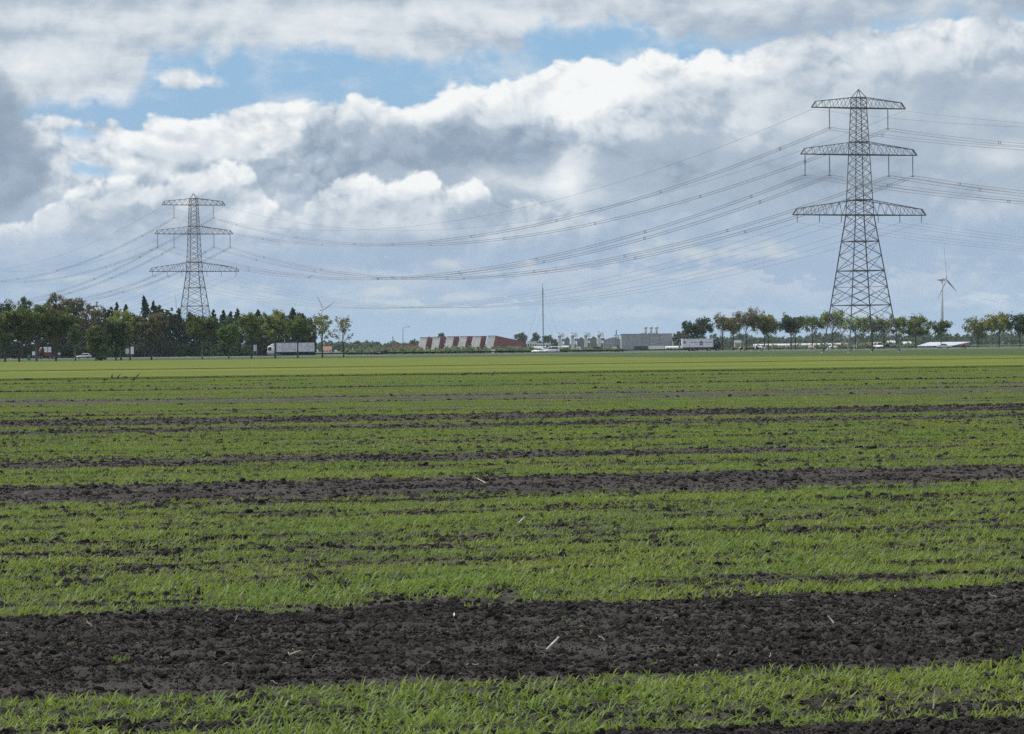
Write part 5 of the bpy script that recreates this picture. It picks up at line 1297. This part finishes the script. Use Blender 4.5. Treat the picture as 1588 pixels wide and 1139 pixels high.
def low_brick():
    D = 2180; k = D / F; root = empty('low_brick_building', (X_at(620, D), D, 0)); tag(root, 'low orange brick building left of the red gabled halls', 'building')
    for x0, x1, yt, m in ((587, 604, 539, M_brick), (604.5, 650, 535.5, M_tile), (628, 649, 537.5, M_brick)):
        z = Z_at(x0, yt, D) ; b = MB(); xa, xb = (x0 - 620) * k, (x1 - 620) * k; y = {587: 0, 604.5: 6, 628: -2.2}[x0]
        if m is M_tile: b.prism([(xa, 0), (xb, 0), (xb, z * 0.75), (xb - 2.2, z), (xa + 2.2, z), (xa, z * 0.6)], y, y + 8)
        else: b.box(((xa + xb) / 2, y, z / 2), (xb - xa, 4, z))
        b.build('wing' if m is M_brick else 'main_block', m, root)
    for x in (-5.6, -2.0, 2.2, 6.0, 9.5):
        w = MB(); w.box((x, 5.96, 1.7), (1.2, 0.1, 1.0)); w.build('window', M_win, root)
    c = MB(); c.box((-4.5, 9, Z_at(616, 522, D) / 2), (0.5, 0.5, Z_at(616, 522, D))); c.build('chimney', M_slate, root)
low_brick()

def hall():
    D = 1990; k = D / F; x0, x1 = X_at(964.5, D), X_at(1043, D); z = Z_at(1004, 518.5, D); root = empty('grey_hall', ((x0 + x1) / 2, D, 0)); tag(root, 'large plain grey hall with three flared chimneys', 'building')
    w = x1 - x0; b = MB(); b.box((0, 12, z / 2), (w, 24, z)); b.build('wall', M_hall, root)
    r = MB(); r.box((0, 12, z + 0.13), (w + 0.3, 24.3, 0.25)); rf = r.build('roof', M_slate, root)
    for x in (-w / 2 + 0.15, -w * 0.08, w * 0.05, w / 2 - w * 0.24):
        q = MB(); q.box((x, -0.07, z / 2), (0.16, 0.12, z - 0.1)); q.build('downpipe', M_slate, root)
    for px in (1003, 1011.5, 1020):
        x = X_at(px, D) - (x0 + x1) / 2; h = Z_at(px, 507, D); q = MB(); q.lathe([(0.62, z + 0.2), (0.62, h - 1.5), (0.62, h - 1.3), (0.95, h - 0.9), (0.95, h), (0.7, h + 0.02)], 14, c=(x, 10, 0)); q.build('chimney', M_stack, root, True)
        q = MB(); q.lathe([(0.98, h - 0.9), (1.0, h - 0.88), (1.0, h - 0.35), (0.98, h - 0.33)], 14, c=(x, 10, 0)); q.build('chimney_band', M_slate, root)
    for px, ww in ((998, 2.2), (1009, 1.8), (1015, 1.4)):
        q = MB(); q.box((X_at(px, D) - (x0 + x1) / 2, 6, z + 0.55), (ww, 2, 0.6)); q.build('roof_unit', M_stack, root, False, 0.05)
    for x in (w * 0.08, w * 0.14):
        q = MB(); q.box((x, -0.05, z * 0.38), (0.5, 0.08, 0.5)); q.build('wall_lamp', M_white, root)
hall()
def low_hall():
    D = 2060; k = D / F; root = empty('dark_low_halls', (X_at(920, D), D, 0)); tag(root, 'row of dark grey low halls behind the white stacks', 'building')
    for x0, x1, yt, m in ((876, 884, 522.5, M_halld), (896, 907, 523, M_halld), (916, 926, 521.5, M_halld), (937, 964, 523.5, M_hall)):
        z = Z_at(x0, yt, D); xa, xb = (x0 - 920) * k, (x1 - 920) * k; b = MB()
        b.prism([(xa, 0), (xb, 0), (xb, z * 0.8), ((xa + xb) / 2, z), (xa, z * 0.8)], 0, 20); b.build('hall', m, root)
        r = MB(); 
        for s, p, q_ in ((0, (xa, z * 0.8), ((xa + xb) / 2, z)), (1, ((xa + xb) / 2, z), (xb, z * 0.8))):
            r.bar((p[0], -0.1, p[1] + 0.05), (q_[0], -0.1, q_[1] + 0.05), 0.12)
        r.build('gable_trim', M_stack, root)
        w = MB(); w.box(((xa + xb) / 2, -0.06, 1.3), ((xb - xa) * 0.4, 0.1, 2.4)); w.build('door', M_slate, root)
low_hall()

def stack(px, top, label):
    D = 1960; k = D / F; h = Z_at(px, top, D); root = empty('exhaust_stack', (X_at(px, D), D, 0)); tag(root, label, 'exhaust stack', 'white exhaust stacks of the plant')
    b = MB(); b.box((-0.5, 0, h * 0.34), (2.1, 2.2, h * 0.68)); b.build('casing', M_stack, root, False, 0.06)
    b = MB(); b.lathe([(0.75, h * 0.68), (0.75, h * 0.80), (1.15, h * 0.84), (1.15, h * 0.95), (1.0, h * 0.96)], 12, c=(-0.6, 0, 0)); b.build('silencer', M_stack, root, True)
    p = MB()
    for i, (x, t) in enumerate(((-1.3, 1.0), (-0.5, 1.06), (0.5, 0.98), (1.2, 1.03), (1.9, 0.97))): p.tube([(x, 0.2 * (i % 2), h * 0.80), (x, 0.2 * (i % 2), h * t)], 0.14, 6); p.tube([(x, 0, h * t), (x, 0, h * t + 0.25)], 0.24, 6)
    p.box((0.4, 0, h * 0.80), (3.9, 1.8, 0.16)); p.box((0.4, 0.2, h * 0.89), (3.7, 0.08, 0.08)); p.build('vent_pipes', M_steel2, root)
    g = MB(); g.box((1.7, 0, h * 0.62), (1.9, 1.6, h * 0.16)); g.tube([(0.5, 0, h * 0.62), (1.2, 0, h * 0.62)], 0.4, 8); g.build('duct', M_slate, root)
    f = MB()
    for x in (1.0, 2.4):
        for y in (-0.7, 0.7): f.bar((x, y, 0), (x, y, h * 0.54), 0.10)
    f.bar((1.0, -0.7, 0.3), (2.4, -0.7, h * 0.5), 0.07); f.bar((2.4, -0.7, 0.3), (1.0, -0.7, h * 0.5), 0.07); f.build('support_frame', M_steel2, root)
for px, t, nm in ((870, 518, 'first'), (890, 517.5, 'second'), (910.5, 517, 'third'), (931, 516.5, 'fourth')):
    stack(px, t, nm + ' white exhaust stack counted from the guyed mast')

def simple_building(name, px0, px1, D, ytop, m, label, roof=None, ridge=0.0, nwin=3, cat='building', depth=8.0, door=True):
    k = D / F; w = (px1 - px0) * k; z = Z_at((px0 + px1) / 2, ytop, D); root = empty(name, (X_at((px0 + px1) / 2, D), D, 0)); tag(root, label, cat)
    ze = z - ridge; b = MB(); b.box((0, depth / 2, ze / 2), (w, depth, ze)); b.build('wall', m, root)
    r = MB()
    if ridge: 
        r.add([(-w / 2 - .2, -.2, ze + .01), (w / 2 + .2, -.2, ze + .01), (w / 2 + .2, depth + .2, ze + .01), (-w / 2 - .2, depth + .2, ze + .01), (-w / 2 - .2, depth / 2, z), (w / 2 + .2, depth / 2, z)], [(0, 1, 5, 4), (2, 3, 4, 5), (0, 4, 3), (1, 2, 5), (0, 3, 2, 1)])
    else: r.box((0, depth / 2, ze + 0.1), (w + 0.2, depth + 0.2, 0.18))
    r.build('roof', roof or M_slate, root)
    for i in range(nwin):
        q = MB(); q.box((-w / 2 + (i + 0.5) * w / nwin, -0.05, ze * 0.55), (w / nwin * 0.5, 0.08, ze * 0.32)); f = q.build('window', M_win, root)
        s = MB(); s.box((-w / 2 + (i + 0.5) * w / nwin, -0.08, ze * 0.37), (w / nwin * 0.58, 0.12, 0.1)); s.build('sill', M_plaster, f)
    if door:
        q = MB(); q.box((w * 0.42 if nwin else 0, -0.055, 1.05), (min(1.0, w * 0.12), 0.09, 2.1)); q.build('door', M_slate, root)
simple_building('white_works_building', 818, 833, 2050, 530, M_plaster, 'low white building left of the guyed mast foot', M_roofw, 0.0, 4)
simple_building('white_works_building', 834, 855, 2080, 532, M_offwhite, 'pale flat roofed building right of the guyed mast foot', M_slate, 0.0, 5)
simple_building('white_shed', 826, 846, 1700, 537.5, M_white, 'small white shed above the pale green car', M_roofw, 0.5, 3, 'shed', 5)
simple_building('white_tank_house', 871, 882, 1900, 536.5, M_plaster, 'small white plant house at the foot of the first stack', M_roofw, 0.6, 2, 'shed', 5)
simple_building('house', 500.5, 514, 2100, 537.5, M_plaster, 'white house with orange roof beyond the right end of the wood', M_tile, 2.3, 3, 'house', 8)
simple_building('tan_building', 1044, 1058, 1980, 526, M_tan, 'pale tan building beside the large grey hall', M_roofw, 0.8, 3, 'building', 9)
simple_building('white_warehouse', 1033, 1056, 1700, 537, M_white, 'low white building left of the box lorry', M_roofw, 0.7, 4, 'building', 8)
simple_building('farm_shed', 1140, 1150, 1900, 528, M_tan, 'tan farm shed behind the small forked tree', M_slate, 1.4, 1, 'shed', 8)
simple_building('farm_shed', 1378, 1389, 1900, 528.5, M_tan, 'pale tan shed seen through the near pylon legs', M_roofw, 1.2, 1, 'shed', 8)
simple_building('farm_shed', 1402, 1414, 1900, 530, M_plaster, 'white shed between the near pylon and the forked dark tree', M_roofw, 1.2, 2, 'shed', 8)
for px0, px1, y, m, lab in ((893, 901, 537.8, M_white, 'white container left in the row under the stacks'), (901.5, 919, 538.8, M_slate, 'long dark container in the row under the stacks'), (919.5, 935, 538.3, M_black, 'black container right in the row under the stacks'),
                            (949, 957, 538.0, M_plaster, 'white container left of the red machine'), (983, 1005, 537.3, M_black, 'dark container in front of the grey hall'), (1006, 1031, 536.8, M_white, 'long white container in front of the grey hall')):
    D = 1880; k = D / F; w = (px1 - px0) * k; h = Z_at(px0, y, D); root = empty('container', (X_at((px0 + px1) / 2, D), D, 0)); tag(root, lab, 'container', 'containers on the plant yard')
    b = MB(); b.box((0, 0, h / 2), (w, 2.4, h)); b.build('shell', m, root, False, 0.04)
    q = MB(); n = max(3, int(w / 0.7))
    for i in range(n): q.box((-w / 2 + (i + 0.5) * w / n, -1.22, h / 2), (0.18, 0.05, h - 0.3))
    q.build('corrugation', m, root)
    q = MB()
    for s in (-1, 1): q.box((s * (w / 2 - 0.06), -1.23, h / 2), (0.14, 0.06, h)); 
    q.build('corner_post', M_slate, root)
def machine():
    D = 1900; root = empty('red_machine', (X_at(959, D), D, 0)); tag(root, 'small red machine beside the steel frame tower', 'machine')
    b = MB(); b.prism([(-1.4, 0.5), (1.3, 0.5), (1.3, 1.3), (0.4, 1.5), (-1.4, 1.4)], -0.8, 0.8); b.build('body', M_red, root, False, 0.05)
    c = MB(); c.prism([(-0.9, 1.42), (0.3, 1.5), (0.1, 2.5), (-0.9, 2.5)], -0.7, 0.7); c.build('cab', M_glass, root, False, 0.03)
    a = MB(); a.tube([(0.6, 0, 1.3), (1.5, 0, 2.9), (2.3, 0, 2.0)], [0.16, 0.13, 0.1], 6); a.build('arm', M_red, root)
    for s in (-1, 1): t = MB(); t.box((0, s * 0.75, 0.3), (2.7, 0.4, 0.55)); t.build('track', M_tyre, root, False, 0.12)
machine()
def frame_tower():
    D = 1950; px = 957; h = Z_at(px, 512, D); root = empty('steel_frame_tower', (X_at(px, D), D, 0)); tag(root, 'narrow steel frame tower left of the grey hall', 'tower')
    b = MB(); n = 6
    for i in range(4):
        x, y = ((-1, -1), (1, -1), (1, 1), (-1, 1))[i]; b.bar((x * 1.2, y * 1.2, 0), (x * 0.9, y * 0.9, h * 0.72), 0.13)
    for k in range(n):
        z0, z1 = h * 0.72 * k / n, h * 0.72 * (k + 1) / n
        for (x0, y0), (x1, y1) in (((-1, -1), (1, -1)), ((1, -1), (1, 1)), ((1, 1), (-1, 1)), ((-1, 1), (-1, -1))):
            w0, w1 = 1.2 - 0.3 * k / n, 1.2 - 0.3 * (k + 1) / n; b.bar((x0 * w0, y0 * w0, z0), (x1 * w1, y1 * w1, z1), 0.07); b.bar((x0 * w0, y0 * w0, z0), (x1 * w0, y1 * w0, z0), 0.07)
    b.build('frame', M_steel2, root)
    p = MB(); p.box((0.3, 0, h * 0.73), (4.2, 2.8, 0.2)); p.box((0.3, 0, h * 0.62), (3.2, 2.6, 0.2)); p.build('platform', M_steel2, root)
    q = MB(); q.tube([(-0.3, 0, h * 0.73), (-0.3, 0, h)], [0.32, 0.28], 8); q.build('vent_pipe', M_steel2, root)
frame_tower()

def greenhouse():
    D = 1500; k = D / F; x0, x1 = X_at(1172, D), X_at(1316, D); z = Z_at(1240, 533.0, D); L = x1 - x0; root = empty('polytunnel_greenhouse', (x0, D, 0), 0.02); tag(root, 'long low white greenhouse roof behind the cows', 'greenhouse')
    b = MB(); d = 6.5; n = 5
    for j in range(2):
        prof = [(j * d + d * (0.5 - 0.5 * math.cos(math.pi * i / 8)), 0.9 + (z - 0.9) * math.sin(math.pi * i / 8) ** 0.8) for i in range(9)]
        vs = [(0, y, zz) for y, zz in prof] + [(L, y, zz) for y, zz in prof]
        b.add(vs, [(i, i + 1, i + 10, i + 9) for i in range(8)] + [tuple(range(9)), tuple(range(17, 8, -1))])
    b.build('roof', M_roofw, root)
    w = MB(); w.box((L / 2, d, 0.44), (L - 0.1, 2 * d - 0.1, 0.88)); w.build('wall', M_plaster, root)
    h = MB()
    for i in range(14): h.bar((L * i / 13, 0.02, 0.9), (L * i / 13, 0.35, 1.2), 0.04); 
    h.build('hoops', M_galv, root)
greenhouse()
def solar_roof():
    D = 1350; k = D / F; root = empty('solar_roof_shed', (X_at(1422, D), D, 0)); tag(root, 'low shed with one wide pale sloping roof, right of the near pylon', 'shed')
    L = (1012 - 718) / 5.293 * k; sx = (860 - 718) / 5.293 * k; R2 = (1205 - 718) / 5.293 * k
    ze = 0.75; zr = Z_at(1470, 530.6, D); dep = 16.0
    V = [(0, 0, ze), (L, 0, ze), (R2, dep, zr), (sx, dep, zr)]
    b = MB(); b.add(V + [(x, y, zz - 0.16) for x, y, zz in V], [(0, 1, 2, 3), (7, 6, 5, 4), (0, 4, 5, 1), (1, 5, 6, 2), (2, 6, 7, 3), (3, 7, 4, 0)]); b.build('roof', M_roofw, root)
    w = MB(); V2 = [(0.3, 0.2, 0), (L - 0.2, 0.2, 0), (R2 - 0.3, dep - 0.2, 0), (sx + 0.3, dep - 0.2, 0)]
    tz = [ze - 0.17, ze - 0.17, zr - 0.2, zr - 0.2]
    w.add(V2 + [(x, y, t) for (x, y, _), t in zip(V2, tz)], [(0, 1, 5, 4), (1, 2, 6, 5), (2, 3, 7, 6), (3, 0, 4, 7), (4, 5, 6, 7)]); w.build('wall', M_slate, root)
    p = MB()
    for i in range(9):
        t = (i + 0.5) / 9; a = Vector(V[0]).lerp(Vector(V[1]), t); c = Vector(V[3]).lerp(Vector(V[2]), t); up = Vector((0, 0, 0.03)); p.bar(a + up, c + up, 0.025)
    p.build('panel_seams', M_galv, root)
solar_roof()

# ================================================================ ANIMALS
def skin_obj(name, pts, edges, m, sub=1):
    bm = bmesh.new(); ly = bm.verts.layers.skin.verify(); vs = []
    for i, p in enumerate(pts):
        v = bm.verts.new(p[:3]); r = p[3]; v[ly].radius = (r, p[4] if len(p) > 4 else r); v[ly].use_root = (i == 0); vs.append(v)
    for a, b in edges: bm.edges.new((vs[a], vs[b]))
    me = bpy.data.meshes.new(name); bm.to_mesh(me); bm.free()
    o = bpy.data.objects.new(name, me); COL.objects.link(o)
    sk = o.modifiers.new('skin', 'SKIN'); sk.use_smooth_shade = True; sb = o.modifiers.new('sub', 'SUBSURF'); sb.levels = sub; sb.render_levels = sub
    dg = bpy.context.evaluated_depsgraph_get(); ev = o.evaluated_get(dg); nm = bpy.data.meshes.new_from_object(ev, depsgraph=dg)
    o.modifiers.clear(); old = o.data; o.data = nm; bpy.data.meshes.remove(old); nm.name = name; nm.materials.clear(); nm.materials.append(m)
    return o
def cow_pts(graze):
    P = [(-0.72, 0, 1.12, .29, .30), (-0.15, 0, 1.06, .33, .36), (0.42, 0, 1.08, .28, .34)]
    if graze: P += [(0.80, 0, 1.02, .17, .22), (1.10, 0, 0.62, .12, .15), (1.25, 0.0, 0.36, .115, .13), (1.36, 0, 0.10, .07, .08)]
    else: P += [(0.82, 0, 1.24, .17, .21), (1.08, 0, 1.42, .12, .14), (1.30, 0, 1.36, .11, .13), (1.55, 0, 1.18, .07, .08)]
    Eg = [(0, 1), (1, 2), (2, 3), (3, 4), (4, 5), (5, 6)]
    def leg(base, pts):
        last = base
        for p in pts: P.append(p); Eg.append((last, len(P) - 1)); last = len(P) - 1
    for s in (-1, 1):
        leg(0, [(-0.80, s * .22, 0.86, .17, .19), (-0.66, s * .22, 0.66, .11), (-0.90, s * .21, 0.42, .065), (-0.84, s * .21, 0.16, .05), (-0.80, s * .21, 0.02, .065)])
        leg(2, [(0.50, s * .20, 0.78, .13), (0.52, s * .20, 0.42, .07), (0.50, s * .20, 0.18, .05), (0.53, s * .20, 0.02, .065)])
        leg(4 if True else 4, [(P[5][0] - 0.10, s * 0.17, P[5][2] + 0.13, .03), (P[5][0] - 0.12, s * 0.27, P[5][2] + 0.12, .035)])
    leg(0, [(-1.02, 0, 1.20, .05), (-1.10, 0, 0.85, .025), (-1.10, 0.03, 0.50, .045)])
    leg(1, [(-0.42, 0, 0.72, .11)])
    return P, Eg
def cow_mat(name, c1, c2, cut):
    m = mat(name, c1, 0.8); nt = m.node_tree; E.nt = nt; b = nt.nodes['Principled BSDF']
    oi = nt.nodes.new('ShaderNodeObjectInfo'); va = nt.nodes.new('ShaderNodeVectorMath'); va.operation = 'ADD'; nt.links.new(eobj().s, va.inputs[0]); nt.links.new((E(oi.outputs['Random']) * 30.0).s, va.inputs[1])
    c = emix(esmooth(enoise(E(va.outputs[0]), 1.5, 1.5, 0.4), cut, cut + 0.03), c1, c2); nt.links.new(c.s, b.inputs['Base Color']); return m
M_cow = cow_mat('black_white_hide', (0.018, 0.016, 0.015), (0.55, 0.53, 0.50), 0.5); M_cow2 = cow_mat('white_black_hide', (0.55, 0.53, 0.50), (0.018, 0.016, 0.015), 0.58)
M_cow3 = cow_mat('cream_hide', (0.52, 0.38, 0.31), (0.58, 0.50, 0.44), 0.5); M_cow4 = cow_mat('brown_hide', (0.15, 0.06, 0.035), (0.18, 0.08, 0.05), 0.5)
for px, D, rz, gz, m, lab in [(1150, 885, 2.3, True, M_cow, 'black and white cow grazing furthest left, right of the box lorry'), (1176, 880, 0.6, True, M_cow, 'dark black and white cow grazing under the tall olive tree'), (1182, 905, 2.7, False, M_cow2, 'mostly white cow standing close behind the dark grazing one'),
                              (1259, 850, 0.5, True, M_cow3, 'cream coloured cow grazing left of the near pylon'), (1291, 770, 3.0, True, M_cow2, 'white cow with black patches beside the left pylon leg'), (1326, 790, 1.0, False, M_cow, 'black and white cow between the pylon legs'), (1494, 900, 0.9, True, M_cow4, 'brown cow grazing alone before the solar roof')]:
    P, Eg = cow_pts(gz); o = skin_obj('cow', P, Eg, m, 1); o.location = (X_at(px, D), D, 0.05); o.rotation_euler = (0, 0, rz); tag(o, lab, 'cow', 'cows in the meadow')
M_crow = mat('crow_feathers', (0.010, 0.010, 0.012), 0.5, var=0.2, vscale=10)
def crow_pts(pose):
    if pose == 'up': P = [(0, 0, .20, .075, .085), (0.09, 0, .27, .065, .075), (0.15, 0, .35, .042), (0.19, 0, .41, .045), (0.25, 0, .405, .022), (0.31, 0, .39, .008), (-0.12, 0, .14, .055, .06), (-0.24, 0, .08, .045, .02), (-0.33, 0, .04, .05, .012)]
    else: P = [(0, 0, .19, .075, .085), (0.11, 0, .20, .065, .075), (0.19, 0, .19, .045), (0.24, 0, .15, .045), (0.29, 0, .10, .022), (0.33, 0, .05, .008), (-0.12, 0, .20, .055, .06), (-0.25, 0, .22, .045, .02), (-0.35, 0, .23, .05, .012)]
    Eg = [(0, 1), (1, 2), (2, 3), (3, 4), (4, 5), (0, 6), (6, 7), (7, 8)]
    for s in (-1, 1):
        n = len(P); P += [(0.0, s * .05, .10, .022), (0.01, s * .05, .03, .011), (0.05, s * .05, .006, .010)]; Eg += [(0, n), (n, n + 1), (n + 1, n + 2)]
    return P, Eg
for px, py, rz, pose, lab in [(41.5, 592, 0.3, 'dn', 'crow furthest left, head down in the wheat'), (108, 595, 2.6, 'dn', 'crow alone below the brown treetops, head down'), (162, 593, 0.2, 'dn', 'crow feeding just left of the upright pair'), (173.5, 588, -1.3, 'up', 'left one of the two upright crows'),
                              (183.5, 588, 0.6, 'up', 'right one of the two upright crows'), (193.5, 589, 0.0, 'dn', 'crow stooping right of the upright pair'), (207, 593, 2.9, 'dn', 'crow feeding below the slanting one'), (213, 587, 0.4, 'up', 'slanting crow at the right end of the flock'),
                              (717, 585, 0.1, 'dn', 'crow head down below the red gabled halls'), (764, 584, 0.5, 'up', 'upright crow below the long red wall')]:
    P, Eg = crow_pts(pose); o = skin_obj('crow', P, Eg, M_crow, 1); x, y = ground_pt(px, py); o.location = (x, y, 0.05); o.rotation_euler = (0, 0, rz); o.scale = (0.62,) * 3; tag(o, lab, 'crow', 'crows feeding on the field')

# ================================================================ AIR
def build_haze():
    b = MB(); b.box((0, 3200, 64), (8000, 7600, 130)); o = b.build('haze', [])
    m = bpy.data.materials.new('haze'); m.use_nodes = True; nt = m.node_tree; nt.nodes.clear()
    out = nt.nodes.new('ShaderNodeOutputMaterial'); v = nt.nodes.new('ShaderNodeVolumePrincipled'); v.inputs['Density'].default_value = 3.6e-5
    v.inputs['Color'].default_value = (0.72, 0.84, 1.0, 1); v.inputs['Anisotropy'].default_value = 0.0
    nt.links.new(v.outputs[0], out.inputs['Volume']); o.data.materials.append(m)
    tag(o, 'pale blue haze of the far distance', None, None, 'stuff')
build_haze()
